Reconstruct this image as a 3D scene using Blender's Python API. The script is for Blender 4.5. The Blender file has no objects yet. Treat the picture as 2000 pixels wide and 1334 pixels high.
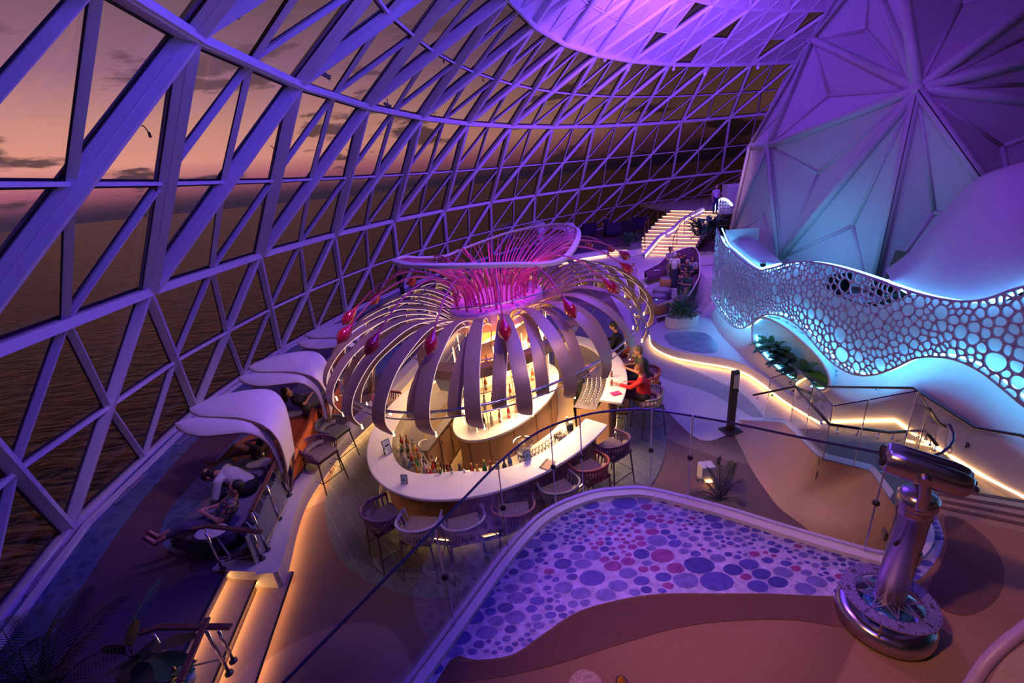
import bpy, bmesh, math, random
from mathutils import Vector, Matrix, Euler, noise
random.seed(7)
C = bpy.context.scene.collection
SC = bpy.context.scene
PI = math.pi
def R(d): return math.radians(d)
# ------------------------------------------------------------------ camera
H = 5.4; FPX = 851.4; PITCH = R(20.866); ROLL = R(5.7826)
fwd = Vector((0, math.cos(PITCH), -math.sin(PITCH))); rt = Vector((1, 0, 0)); up = rt.cross(fwd)
CX = rt*math.cos(ROLL) - up*math.sin(ROLL); CU = rt*math.sin(ROLL) + up*math.cos(ROLL)
cam = bpy.data.objects.new('camera', bpy.data.cameras.new('camera')); C.objects.link(cam)
m = Matrix((CX, CU, -fwd)).transposed().to_4x4(); m.translation = Vector((0, 0, H))
cam.matrix_world = m
cam.data.sensor_width = 36; cam.data.lens = FPX/2000*36; cam.data.clip_start = 0.05; cam.data.clip_end = 3000
SC.camera = cam
SC.view_settings.view_transform = 'Standard'; SC.view_settings.look = 'None'
SC.view_settings.gamma = 1; SC.view_settings.use_curve_mapping = False
SC.view_settings.exposure = 0.0
cy = SC.cycles
cy.use_denoising = True; cy.max_bounces = 6; cy.diffuse_bounces = 3; cy.glossy_bounces = 3
cy.transparent_max_bounces = 16; cy.transmission_bounces = 4; cy.sample_clamp_indirect = 4; cy.caustics_reflective = False; cy.caustics_refractive = False
def ray(px, py): return fwd + CX*((px-1000)/FPX) - CU*((py-667)/FPX)
def at(px, py, z=0.0):            # point of the horizontal plane z seen at that place of the picture
    v = ray(px, py); t = (z-H)/v.z
    return Vector((v.x*t, v.y*t, z))
def far(px, py, w):               # point at forward distance w
    return Vector((0, 0, H)) + ray(px, py)*w
def px_(pts, z): return [at(x, y, z) for x, y in pts]
def lerp(a, b, t): return a+(b-a)*t
def interp(tab, s):
    if s <= tab[0][0]: return tab[0][1]
    for (a, va), (b, vb) in zip(tab, tab[1:]):
        if s <= b:
            t = (s-a)/(b-a); t2 = t
            return va+(vb-va)*t2
    return tab[-1][1]
def cr(P, n=8, closed=False):     # smooth curve through points
    P = [Vector(p) for p in P]
    Q = [P[-1]]+P+[P[0], P[1]] if closed else [2*P[0]-P[1]]+P+[2*P[-1]-P[-2]]
    o = []
    for i in range(1, len(Q)-2):
        a, b, c, d = Q[i-1:i+3]
        for k in range(n):
            t = k/n
            o.append(.5*((2*b)+(c-a)*t+(2*a-5*b+4*c-d)*t*t+(3*b-a-3*c+d)*t**3))
    if not closed: o.append(P[-1])
    return o
# ------------------------------------------------------------------ world: dusk sky with clouds
W = bpy.data.worlds.new('dusk'); SC.world = W; W.use_nodes = True
nt = W.node_tree; N = nt.nodes; L = nt.links
for n in list(N): N.remove(n)
def wn(t, **k):
    n = N.new(t)
    for a, v in k.items(): setattr(n, a, v)
    return n
out = wn('ShaderNodeOutputWorld'); bg = wn('ShaderNodeBackground'); L.new(bg.outputs[0], out.inputs[0])
tc = wn('ShaderNodeTexCoord'); sx = wn('ShaderNodeSeparateXYZ'); L.new(tc.outputs['Generated'], sx.inputs[0])
rp = wn('ShaderNodeValToRGB'); L.new(sx.outputs[2], rp.inputs[0])
rp.color_ramp.elements[0].position = 0.0; rp.color_ramp.elements[0].color = (0.05, 0.028, 0.06, 1)
rp.color_ramp.elements[1].position = 1.0; rp.color_ramp.elements[1].color = (0.035, 0.02, 0.05, 1)
for p, c in ((0.012, (0.11, 0.045, 0.08)), (0.04, (0.50, 0.14, 0.20)), (0.075, (0.98, 0.40, 0.30)), (0.13, (0.80, 0.36, 0.27)), (0.21, (0.42, 0.19, 0.27)), (0.34, (0.20, 0.11, 0.13)), (0.6, (0.08, 0.045, 0.065))):
    e = rp.color_ramp.elements.new(p); e.color = (*c, 1)
# azimuth falloff: bright where the sun set (left), dark away to the right
az = wn('ShaderNodeVectorMath', operation='DOT_PRODUCT'); L.new(tc.outputs['Generated'], az.inputs[0]); az.inputs[1].default_value = (-0.80, 0.60, 0)
mr = wn('ShaderNodeMapRange'); L.new(az.outputs['Value'], mr.inputs[0]); mr.inputs[1].default_value = 0.30; mr.inputs[2].default_value = 0.98; mr.inputs[3].default_value = 0.10; mr.inputs[4].default_value = 1.0
mp = wn('ShaderNodeMapping'); mp.inputs['Scale'].default_value = (3.6, 3.6, 16); L.new(tc.outputs['Generated'], mp.inputs[0])
nz = wn('ShaderNodeTexNoise'); nz.inputs['Scale'].default_value = 1.5; nz.inputs['Detail'].default_value = 7; nz.inputs['Roughness'].default_value = 0.55; L.new(mp.outputs[0], nz.inputs[0])
cr_ = wn('ShaderNodeValToRGB'); L.new(nz.outputs[0], cr_.inputs[0]); cr_.color_ramp.elements[0].position = 0.565; cr_.color_ramp.elements[1].position = 0.615
hb = wn('ShaderNodeValToRGB'); L.new(sx.outputs[2], hb.inputs[0])     # clouds only in a band over the horizon
hb.color_ramp.elements[0].position = 0.0; hb.color_ramp.elements[0].color = (1, 1, 1, 1); hb.color_ramp.elements[1].position = 0.33; hb.color_ramp.elements[1].color = (0, 0, 0, 1)
e = hb.color_ramp.elements.new(0.19); e.color = (0.75, 0.75, 0.75, 1)
cm = wn('ShaderNodeMath', operation='MULTIPLY'); L.new(cr_.outputs[0], cm.inputs[0]); L.new(hb.outputs[0], cm.inputs[1])
mx = wn('ShaderNodeMix', data_type='RGBA'); L.new(cm.outputs[0], mx.inputs[0]); L.new(rp.outputs[0], mx.inputs[6]); mx.inputs[7].default_value = (0.085, 0.045, 0.055, 1)
mm = wn('ShaderNodeMix', data_type='RGBA', blend_type='MULTIPLY'); mm.inputs[0].default_value = 1; L.new(mx.outputs[2], mm.inputs[6]); L.new(mr.outputs[0], mm.inputs[7])
L.new(mm.outputs[2], bg.inputs[0]); bg.inputs[1].default_value = 1.0
# ------------------------------------------------------------------ lamps, with some added fill lights
def light(kind, loc, col, power, aim=None, size=0.5, angle=60, blend=0.5, name='lamp', size_y=None):
    d = bpy.data.lights.new(name, kind); o = bpy.data.objects.new(name, d); C.objects.link(o)
    d.color = col; d.energy = power; o.location = loc
    if kind == 'AREA':
        d.shape = 'DISK'; d.size = size
        if size_y: d.shape = 'RECTANGLE'; d.size_y = size_y
    else: d.shadow_soft_size = size
    if kind == 'SPOT': d.spot_size = R(angle); d.spot_blend = blend
    if aim is not None:
        o.rotation_euler = (Vector(aim)-Vector(loc)).to_track_quat('-Z', 'Y').to_euler()
    return o
BLUE = (0.10, 0.05, 1.0); VIO = (0.27, 0.07, 1.0); PUR = (0.42, 0.09, 1.0); MAG = (1.0, 0.04, 0.55); WARM = (1.0, 0.62, 0.30); CYAN = (0.12, 0.5, 1.0)
light('AREA', (4, 12, 9.2), (0.12, 0.04, 1), 330, (-6, 12, 3), 5, name='ceiling_wash')
light('AREA', (1.5, 7, 8.0), (0.08, 0.04, 1), 240, (-8, 7, 3), 4, name='side_wash')
light('AREA', (8, 17, 9.6), (0.24, 0.06, 1), 1500, (3, 32, 5), 5, name='far_wash')
light('AREA', (12, 17, 6.5), (.25, .07, 1), 430, (12, 22, 12), 4, name='up_wash')
light('AREA', (1, 2, 9.5), (0.14, 0.06, 1), 170, (0.0, 3.5, 2), 3, name='deck_wash')
light('SPOT', (0.5, 6.0, 8.6), (.85, .22, 1), 420, (1.4, 3.3, 2), .2, 40, .9, name='deck_violet_spot')
light('SPOT', (-1.2, 1.0, 7.8), (1, .42, .16), 620, (2.3, 1.0, 2), .12, 60, .8, name='deck_spot')
light('AREA', (4.5, 7, 8.8), (.30, .05, 1), 150, (9.5, 9, 7), 3, name='tent_wash')
light('AREA', (7.4, 10.5, 2.75), CYAN, 14, (9.5, 12, 4), 1.6, name='tent_base_fill')  # added cyan fill that brightens the foot of the faceted structure
light('SPOT', (1.5, 6, 9), MAG, 1900, (-.3, 9.1, 3.2), .15, 22, .7, name='flower_spot')
light('SPOT', (-2, 14, 9), MAG, 1500, (.2, 9.6, 3.6), .15, 26, .7, name='flower_spot_rear')
light('SPOT', (3.7, 5.2, 8.5), (1, .5, .4), 500, (0, 9, 3), .1, 60, .8, name='rib_spot')
light('SPOT', (2.0, 2.5, 8.5), (1, .60, .42), 420, (-.5, 6.0, .8), .1, 40, .8, name='stool_fill')  # added warm fill to lift the front stools, no fixture of the hall
light('AREA', (-.1, 8.3, 2.25), (1, .58, .26), 620, (-.1, 8.3, 0), 2.6, name='bar_down_light')
light('SPOT', (-2.2, 5.5, 6.5), (.8, .4, 1), 330, (-4.6, 7.5, 2), .2, 60, .8, name='sunshade_fill')  # added lilac fill, brightens the leaf sunshades
light('SPOT', (5.5, 15, 8.5), (1, .55, .55), 800, (9, 20, 0), .2, 70, .9, name='walk_fill')  # added pink fill over the walkway floor, stands for no fixture
light('SPOT', (3.2, 2.0, 6.5), (1, .5, .2), 110, (5.2, 3.6, 1.5), .1, 40, .9, name='step_fill')  # added warm fill aimed at the upper steps, no lamp hangs there

# ------------------------------------------------------------------ materials
MATS = {}
def mat(name, col, rough=0.5, metal=0.0, var=0.08, scale=20, bump=0.0, emit=0.0, ecol=None, spec=0.5, trans=0.0, coat=0.0):
    if name in MATS: return MATS[name]
    m = bpy.data.materials.new(name); m.use_nodes = True; n = m.node_tree.nodes; l = m.node_tree.links
    b = n['Principled BSDF']; b.inputs['Roughness'].default_value = rough; b.inputs['Metallic'].default_value = metal
    b.inputs['Specular IOR Level'].default_value = spec
    if coat: b.inputs['Coat Weight'].default_value = coat
    if emit:
        b.inputs['Base Color'].default_value = (*col, 1)
        b.inputs['Emission Color'].default_value = (*(ecol or col), 1); b.inputs['Emission Strength'].default_value = emit
    else:
        t = n.new('ShaderNodeTexCoord'); z = n.new('ShaderNodeTexNoise'); z.inputs['Scale'].default_value = scale; z.inputs['Detail'].default_value = 4
        l.new(t.outputs['Object'], z.inputs[0]); r = n.new('ShaderNodeValToRGB'); l.new(z.outputs[0], r.inputs[0])
        r.color_ramp.elements[0].position = 0.3; r.color_ramp.elements[1].position = 0.7
        r.color_ramp.elements[0].color = (*[max(0, c*(1-var)) for c in col], 1); r.color_ramp.elements[1].color = (*[min(1, c*(1+var)) for c in col], 1)
        l.new(r.outputs[0], b.inputs['Base Color'])
        if bump:
            bp = n.new('ShaderNodeBump'); bp.inputs['Strength'].default_value = bump; bp.inputs['Distance'].default_value = 0.02
            l.new(z.outputs[0], bp.inputs['Height']); l.new(bp.outputs[0], b.inputs['Normal'])
    MATS[name] = m
    return m
def glass(name, tint=(1, 1, 1), refl=0.12, rough=0.02):
    if name in MATS: return MATS[name]
    m = bpy.data.materials.new(name); m.use_nodes = True; n = m.node_tree.nodes; l = m.node_tree.links
    n.remove(n['Principled BSDF']); o = n['Material Output']
    tr = n.new('ShaderNodeBsdfTransparent'); tr.inputs[0].default_value = (*tint, 1)
    gl = n.new('ShaderNodeBsdfGlossy'); gl.inputs['Roughness'].default_value = rough; gl.inputs[0].default_value = (1, 1, 1, 1)
    fr = n.new('ShaderNodeLayerWeight'); fr.inputs[0].default_value = 0.12
    ma = n.new('ShaderNodeMath'); ma.operation = 'MULTIPLY_ADD'; l.new(fr.outputs['Fresnel'], ma.inputs[0]); ma.inputs[1].default_value = 0.6; ma.inputs[2].default_value = refl
    mx = n.new('ShaderNodeMixShader'); l.new(ma.outputs[0], mx.inputs[0]); l.new(tr.outputs[0], mx.inputs[1]); l.new(gl.outputs[0], mx.inputs[2]); l.new(mx.outputs[0], o.inputs[0])
    MATS[name] = m
    return m
def pebble(name, base, cols, scale, gap=0.08, squash=(1, 1, 1), rough=0.35, bump=0.0):
    """rounded pebble cells (procedural Voronoi) of several colours on a ground colour"""
    m = bpy.data.materials.new(name); m.use_nodes = True; n = m.node_tree.nodes; l = m.node_tree.links
    b = n['Principled BSDF']; b.inputs['Roughness'].default_value = rough
    t = n.new('ShaderNodeTexCoord'); mp = n.new('ShaderNodeMapping'); mp.inputs['Scale'].default_value = squash; l.new(t.outputs['Object'], mp.inputs[0])
    zz = n.new('ShaderNodeTexNoise'); zz.inputs['Scale'].default_value = 0.9; l.new(mp.outputs[0], zz.inputs[0])
    sc = n.new('ShaderNodeMapRange'); l.new(zz.outputs[0], sc.inputs[0]); sc.inputs[1].default_value = 0.46; sc.inputs[2].default_value = 0.5
    fac = []
    for k, s in enumerate((scale, scale*1.9)):
        v = n.new('ShaderNodeTexVoronoi'); v.feature = 'DISTANCE_TO_EDGE'; v.inputs['Scale'].default_value = s; v.inputs['Randomness'].default_value = 0.85; l.new(mp.outputs[0], v.inputs[0])
        c = n.new('ShaderNodeTexVoronoi'); c.feature = 'F1'; c.inputs['Scale'].default_value = s; c.inputs['Randomness'].default_value = 0.85; l.new(mp.outputs[0], c.inputs[0])
        # rounded: edge distance and centre distance together
        e = n.new('ShaderNodeMapRange'); l.new(v.outputs['Distance'], e.inputs[0]); e.inputs[1].default_value = gap*0.8; e.inputs[2].default_value = gap*1.2
        g = n.new('ShaderNodeMapRange'); l.new(c.outputs['Distance'], g.inputs[0]); g.inputs[1].default_value = 0.47; g.inputs[2].default_value = 0.43
        q = n.new('ShaderNodeMath'); q.operation = 'MULTIPLY'; l.new(e.outputs[0], q.inputs[0]); l.new(g.outputs[0], q.inputs[1])
        s3 = n.new('ShaderNodeSeparateColor'); l.new(c.outputs['Color'], s3.inputs[0])
        r = n.new('ShaderNodeValToRGB'); l.new(s3.outputs[0], r.inputs[0]); r.color_ramp.interpolation = 'CONSTANT'
        r.color_ramp.elements[0].color = (*cols[0], 1); r.color_ramp.elements[0].position = 0
        r.color_ramp.elements[1].color = (*cols[-1], 1); r.color_ramp.elements[1].position = (len(cols)-1)/len(cols)
        for i, cc in enumerate(cols[1:-1]): x = r.color_ramp.elements.new((i+1)/len(cols)); x.color = (*cc, 1)
        mx = n.new('ShaderNodeMix'); mx.data_type = 'RGBA'; l.new(q.outputs[0], mx.inputs[0]); mx.inputs[6].default_value = (*base, 1); l.new(r.outputs[0], mx.inputs[7])
        fac.append(mx)
    mm = n.new('ShaderNodeMix'); mm.data_type = 'RGBA'; l.new(sc.outputs[0], mm.inputs[0]); l.new(fac[0].outputs[2], mm.inputs[6]); l.new(fac[1].outputs[2], mm.inputs[7])
    w = n.new('ShaderNodeTexNoise'); w.inputs['Scale'].default_value = 14; w.inputs['Detail'].default_value = 6; l.new(t.outputs['Object'], w.inputs[0])
    wr = n.new('ShaderNodeMapRange'); l.new(w.outputs[0], wr.inputs[0]); wr.inputs[3].default_value = 0.65; wr.inputs[4].default_value = 1.2
    m2 = n.new('ShaderNodeMix'); m2.data_type = 'RGBA'; m2.blend_type = 'MULTIPLY'; m2.inputs[0].default_value = 1; l.new(mm.outputs[2], m2.inputs[6]); l.new(wr.outputs[0], m2.inputs[7])
    l.new(m2.outputs[2], b.inputs['Base Color'])
    MATS[name] = m
    return m
def carpet(name, cols, scale=0.45, rough=0.95, fine=260):
    """carpet or stone floor with broad soft-edged fields of two or three tones and fine speckle"""
    m = bpy.data.materials.new(name); m.use_nodes = True; n = m.node_tree.nodes; l = m.node_tree.links
    b = n['Principled BSDF']; b.inputs['Roughness'].default_value = rough
    t = n.new('ShaderNodeTexCoord'); z = n.new('ShaderNodeTexNoise'); z.inputs['Scale'].default_value = scale; z.inputs['Detail'].default_value = 0; l.new(t.outputs['Object'], z.inputs[0])
    r = n.new('ShaderNodeValToRGB'); r.color_ramp.interpolation = 'EASE'; l.new(z.outputs[0], r.inputs[0])
    k = len(cols); r.color_ramp.elements[0].color = (*cols[0], 1); r.color_ramp.elements[0].position = 0.40; r.color_ramp.elements[1].color = (*cols[-1], 1); r.color_ramp.elements[1].position = 0.62
    if k > 2:
        for i, c in enumerate(cols[1:-1]):
            p = 0.40+0.22*(i+1)/(k-1); x = r.color_ramp.elements.new(p-0.035); x.color = (*cols[i], 1); x = r.color_ramp.elements.new(p-0.03); x.color = (*c, 1)
    else:
        x = r.color_ramp.elements.new(0.505); x.color = (*cols[0], 1); x = r.color_ramp.elements.new(0.512); x.color = (*cols[-1], 1)
    f = n.new('ShaderNodeTexNoise'); f.inputs['Scale'].default_value = fine; f.inputs['Detail'].default_value = 3; l.new(t.outputs['Object'], f.inputs[0])
    fr = n.new('ShaderNodeMapRange'); l.new(f.outputs[0], fr.inputs[0]); fr.inputs[1].default_value = 0.3; fr.inputs[2].default_value = 0.7; fr.inputs[3].default_value = 0.6; fr.inputs[4].default_value = 1.35
    mx = n.new('ShaderNodeMix'); mx.data_type = 'RGBA'; mx.blend_type = 'MULTIPLY'; mx.inputs[0].default_value = 1; l.new(r.outputs[0], mx.inputs[6]); l.new(fr.outputs[0], mx.inputs[7])
    l.new(mx.outputs[2], b.inputs['Base Color'])
    MATS[name] = m
    return m
def tiles(name, c1, c2, w=0.3, rot=0.5):
    m = bpy.data.materials.new(name); m.use_nodes = True; n = m.node_tree.nodes; l = m.node_tree.links
    b = n['Principled BSDF']; b.inputs['Roughness'].default_value = 0.6
    t = n.new('ShaderNodeTexCoord'); mp = n.new('ShaderNodeMapping'); mp.inputs['Rotation'].default_value = (0, 0, rot); l.new(t.outputs['Object'], mp.inputs[0])
    k = n.new('ShaderNodeTexBrick'); k.inputs['Scale'].default_value = 1; k.inputs['Brick Width'].default_value = w*1.6; k.inputs['Row Height'].default_value = w*0.8; k.inputs['Mortar Size'].default_value = 0.006
    k.inputs['Color1'].default_value = (*c1, 1); k.inputs['Color2'].default_value = (*[x*0.85 for x in c1], 1); k.inputs['Mortar'].default_value = (*c2, 1); l.new(mp.outputs[0], k.inputs[0]); l.new(k.outputs[0], b.inputs['Base Color'])
    MATS[name] = m
    return m
# ------------------------------------------------------------------ mesh helpers
class MB:
    def __init__(s): s.v = []; s.f = []
    def add(s, vs, fs):
        o = len(s.v); s.v += [Vector(v) for v in vs]; s.f += [tuple(i+o for i in f) for f in fs]; return s
    def box(s, c, d, rz=0, M=None):
        x, y, z = d[0]/2, d[1]/2, d[2]/2; c = Vector(c); q = M or Matrix.Rotation(rz, 3, 'Z')
        vs = [c+q@Vector(p) for p in ((-x, -y, -z), (x, -y, -z), (x, y, -z), (-x, y, -z), (-x, -y, z), (x, -y, z), (x, y, z), (-x, y, z))]
        return s.add(vs, [(0, 3, 2, 1), (4, 5, 6, 7), (0, 1, 5, 4), (1, 2, 6, 5), (2, 3, 7, 6), (3, 0, 4, 7)])
    def beam(s, a, b, n, w, d, off=0):   # rectangular bar a-b, w wide, d deep towards n (starting at off)
        a, b, n = Vector(a), Vector(b), Vector(n); t = (b-a).normalized(); n = (n-t*n.dot(t)).normalized(); q = t.cross(n)
        vs = [p+q*(sx*w/2)+n*(off+k*d) for p in (a, b) for sx, k in ((-1, 0), (1, 0), (1, 1), (-1, 1))]
        return s.add(vs, [(0, 3, 2, 1), (4, 5, 6, 7), (0, 1, 5, 4), (1, 2, 6, 5), (2, 3, 7, 6), (3, 0, 4, 7)])
    def tube(s, P, r, k=8, closed=False, cap=True, flat=None):
        P = [Vector(p) for p in P]; n = len(P); rr = r if isinstance(r, (list, tuple)) else [r]*n
        vs = []; pu = None
        for i in range(n):
            if closed: t = P[(i+1) % n]-P[i-1]
            else: t = P[min(i+1, n-1)]-P[max(i-1, 0)]
            if t.length < 1e-9: t = Vector((0, 0, 1))
            t.normalize()
            if pu is None:
                a = Vector((0, 0, 1)) if abs(t.z) < 0.9 else Vector((1, 0, 0)); u = t.cross(a).normalized()
            else: u = (pu-t*pu.dot(t)); u = u.normalized() if u.length > 1e-6 else t.orthogonal().normalized()
            pu = u; w = t.cross(u)
            for j in range(k):
                a = 2*PI*j/k; fy = flat or 1
                vs.append(P[i]+(u*math.cos(a)+w*math.sin(a)*fy)*rr[i])
        fs = []
        for i in range(n if closed else n-1):
            for j in range(k):
                a, b = i*k+j, i*k+(j+1) % k; c, d = ((i+1) % n)*k+(j+1) % k, ((i+1) % n)*k+j; fs.append((a, b, c, d))
        if cap and not closed: fs += [tuple(range(k))[::-1], tuple((n-1)*k+j for j in range(k))]
        return s.add(vs, fs)
    def lathe(s, prof, c=(0, 0, 0), k=20, M=None, sx=1, sy=1):
        c = Vector(c); vs = []; M = M or Matrix.Identity(3)
        for r, z in prof:
            for j in range(k): a = 2*PI*j/k; vs.append(c+M@Vector((r*sx*math.cos(a), r*sy*math.sin(a), z)))
        fs = [(i*k+j, i*k+(j+1) % k, (i+1)*k+(j+1) % k, (i+1)*k+j) for i in range(len(prof)-1) for j in range(k)]
        if prof[0][0] > 1e-5: fs.append(tuple(range(k))[::-1])
        if prof[-1][0] > 1e-5: fs.append(tuple((len(prof)-1)*k+j for j in range(k)))
        return s.add(vs, fs)
    def ell(s, c, r, k=16, M=None):
        n = k//2; return s.lathe([(math.sin(PI*i/n)*r[0] if 0 < i < n else 1e-6, -math.cos(PI*i/n)*r[2]) for i in range(n+1)], c, k, M, 1, r[1]/r[0])
    def prism(s, poly, z0, z1):
        n = len(poly); vs = [Vector((p[0], p[1], z0)) for p in poly]+[Vector((p[0], p[1], z1)) for p in poly]
        return s.add(vs, [tuple(range(n))[::-1], tuple(range(n, 2*n))]+[(i, (i+1) % n, n+(i+1) % n, n+i) for i in range(n)])
    def strip(s, A, B):     # ruled surface between two rows
        n = len(A); return s.add(list(A)+list(B), [(i, i+1, n+i+1, n+i) for i in range(n-1)])
    def grid(s, rows):
        n = len(rows[0]); return s.add([p for r in rows for p in r], [(i*n+j, i*n+j+1, (i+1)*n+j+1, (i+1)*n+j) for i in range(len(rows)-1) for j in range(n-1)])
    def build(s, name, m, parent=None, smooth=False, bevel=0, solid=0, world=True, tri=False, sub=0, fixn=True):
        me = bpy.data.meshes.new(name); o = bpy.data.objects.new(name, me); C.objects.link(o)
        off = Vector((0, 0, 0))
        if parent is not None:
            o.parent = parent
            if world: off = wloc(parent)
        me.from_pydata([v-off for v in s.v], [], s.f)
        if fixn:
            b = bmesh.new(); b.from_mesh(me); bmesh.ops.recalc_face_normals(b, faces=b.faces)
            if tri: bmesh.ops.triangulate(b, faces=b.faces)
            b.to_mesh(me); b.free()
        if isinstance(m, str): m = MATS[m]
        me.materials.append(m)
        if smooth: me.polygons.foreach_set('use_smooth', [True]*len(me.polygons)); me.update()
        if solid: x = o.modifiers.new('solid', 'SOLIDIFY'); x.thickness = abs(solid); x.offset = 1 if solid > 0 else -1
        if bevel: x = o.modifiers.new('bevel', 'BEVEL'); x.width = bevel; x.segments = 2; x.limit_method = 'ANGLE'
        if sub: x = o.modifiers.new('sub', 'SUBSURF'); x.levels = x.render_levels = sub
        if smooth and (bevel or solid):
            x = o.modifiers.new('wn', 'WEIGHTED_NORMAL'); x.keep_sharp = True
        return o
def wloc(o):
    p = Vector(o.location)
    while o.parent: o = o.parent; p += o.location
    return p
def tag(o, label=None, cat=None, group=None, kind=None):
    if label: o['label'] = label
    if cat: o['category'] = cat
    if group: o['group'] = group
    if kind: o['kind'] = kind
    return o
def thing(name, label, cat, loc=(0, 0, 0), rz=0, group=None, kind=None):
    o = bpy.data.objects.new(name, None); C.objects.link(o); o.location = loc; o.rotation_euler = (0, 0, rz); o.empty_display_size = 0.1
    return tag(o, label, cat, group, kind)
KIDS = {}
def copy_tree(o, parent=None):
    c = o.copy(); C.objects.link(c); c.parent = parent
    for ch in [x for x in bpy.data.objects if x.parent == o]: copy_tree(ch, c)
    return c
def place(proto, first, loc, rz, label, group=None):
    """the first time the prototype itself is put down, then copies of its tree"""
    o = proto if first else copy_tree(proto)
    o.location = loc; o.rotation_euler = (0, 0, rz); o['label'] = label
    if group: o['group'] = group
    return o
STR = 'structure'
topw = mat('countertop_white', (0.82, 0.80, 0.78), 0.3, var=0.02, scale=3)
white = mat('white_paint', (0.64, 0.62, 0.63), 0.42, var=0.03, scale=3)
steel = mat('white_steel', (0.74, 0.73, 0.78), 0.38, var=0.04, scale=2)
chrome = mat('brushed_chrome', (0.72, 0.72, 0.75), 0.22, 1.0, var=0.06, scale=60)
black = mat('black_rubber', (0.012, 0.012, 0.014), 0.7, var=0.2)
darkm = mat('dark_metal', (0.05, 0.045, 0.05), 0.45, 0.6, var=0.2)
ledw = mat('warm_led', (1, 0.62, 0.25), emit=20, ecol=(1.0, 0.50, 0.17))
ledt = mat('cyan_led_soft', (0.2, 0.75, 1), emit=15, ecol=(0.10, 0.45, 1.0))
ledc = mat('cyan_led', (0.2, 0.75, 1), emit=28, ecol=(0.09, 0.50, 1.0))
railw = mat('reddish_timber_rail', (0.16, 0.06, 0.04), 0.4, var=0.3, scale=9)
DG = glass('dome_glass', (0.80, 0.78, 0.82), 0.035, 0.0)
BG = glass('balustrade_glass', (0.90, 0.92, 0.93), 0.015, 0.0)
# ------------------------------------------------------------------ the glazed steel dome
FX = [[[-3.2874, 11.9208, 5.4549, -1.6008, 0.2569], [26.2546, 17.7391, -3.2762, -0.7606, 0.2562]], [[-1.6282, 11.8505, 6.4967, -0.9688, -0.3915], [25.1647, 16.3006, -4.7441, -1.825, 0.3765]], [[1.0027, 10.6547, 5.2487, -0.7714, -0.2503], [23.3008, 13.6828, -3.9706, -1.4142, 0.1555]], [[4.0245, 8.907, 4.6955, -0.8467, -0.2966], [20.9696, 11.5021, -3.4737, -0.9619, 0.3715]], [[6.2723, 8.3836, 3.3166, -0.6603, -0.097], [19.2467, 9.4118, -3.0141, -0.6, 0.1414]]]
RZ = [0.40, 4.0, 7.55, 9.91, 11.42, 12.3]
def dnode(r, u):              # main node of ring r (0 floor ... 4 top), index u along it
    if r == 5:                # crown ring beyond the picture, towards the middle of the roof
        p = dnode(4, u); q = dnode(3, u); c = Vector((11, 12, 0)); d = Vector((c.x-p.x, c.y-p.y, 0)); d.normalize()
        v = p+d*2.2; v.z = RZ[5]; return v
    def ev(u):
        t = (u-5)/5; return Vector([sum(c*t**k for k, c in enumerate(FX[r][i])) for i in (0, 1)])
    lo, hi = -1.5, 12.0
    if u < lo:
        d = (ev(lo+.5)-ev(lo))/0.5; a = ev(lo)+d*(u-lo)+Vector((0.45, 0))*(lo-u)**2*0.5
    elif u > hi:
        d = (ev(hi)-ev(hi-.5))/0.5; a = ev(hi)+d*(u-hi)
    else: a = ev(u)
    return Vector((a.x, a.y, RZ[r]))
UMIN, UMAX = -4, 14
dome = thing('wall_dome', 'huge dome wall of glass triangles in a white steel lattice', None, (0, 0, 0), kind=STR)
CEN = Vector((6, 14, 3.5))
diag = []; rings = []; thin = []; trisG = []; trisP = []; seals = []
def nrm(p): d = CEN-p; d.z *= 0.8; return d.normalized()
for r in range(5):
    off = 0 if r % 2 == 0 else .5
    for i in range(UMIN, UMAX):
        u = i+off; a, b = dnode(r, u), dnode(r, u+1); rings.append((r, a, b)); seals.append((a, b, 0.30, nrm(a)))
        v = u+.5; up_ = dnode(r+1, v)
        m1, m2, m3 = (a+up_)/2, (b+up_)/2, (a+b)/2
        diag += [(r, a, up_), (r, b, up_)]
        thin += [(m1, m2, r), (m1, m3, r), (m2, m3, r)]
        for t in ((a, m3, m1), (m3, b, m2), (m1, m2, up_), (m1, m3, m2)): (trisG if r < 3 else trisP).append((t, r, i, 0))
        # inverted triangle above: between up_ and next up_
        w = dnode(r+1, v+1); n1, n2, n3 = (b+up_)/2, (b+w)/2, (up_+w)/2
        thin += [(n1, n2, r), (n1, n3, r), (n2, n3, r)]
        for t in ((b, n2, n1), (n1, n3, up_), (n2, w, n3), (n1, n2, n3)): (trisG if r < 3 else trisP).append((t, r, i, 1))
def inview(p):
    d = Vector(p)-Vector((0, 0, H)); w = d.dot(fwd)
    if w < .5: return False
    x = 1000+FPX*d.dot(CX)/w; y = 667-FPX*d.dot(CU)/w
    return -150 < x < 2100 and -150 < y < 1450
def dist(a, b): return ((a+b)/2-Vector((0, 0, H))).length
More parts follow.
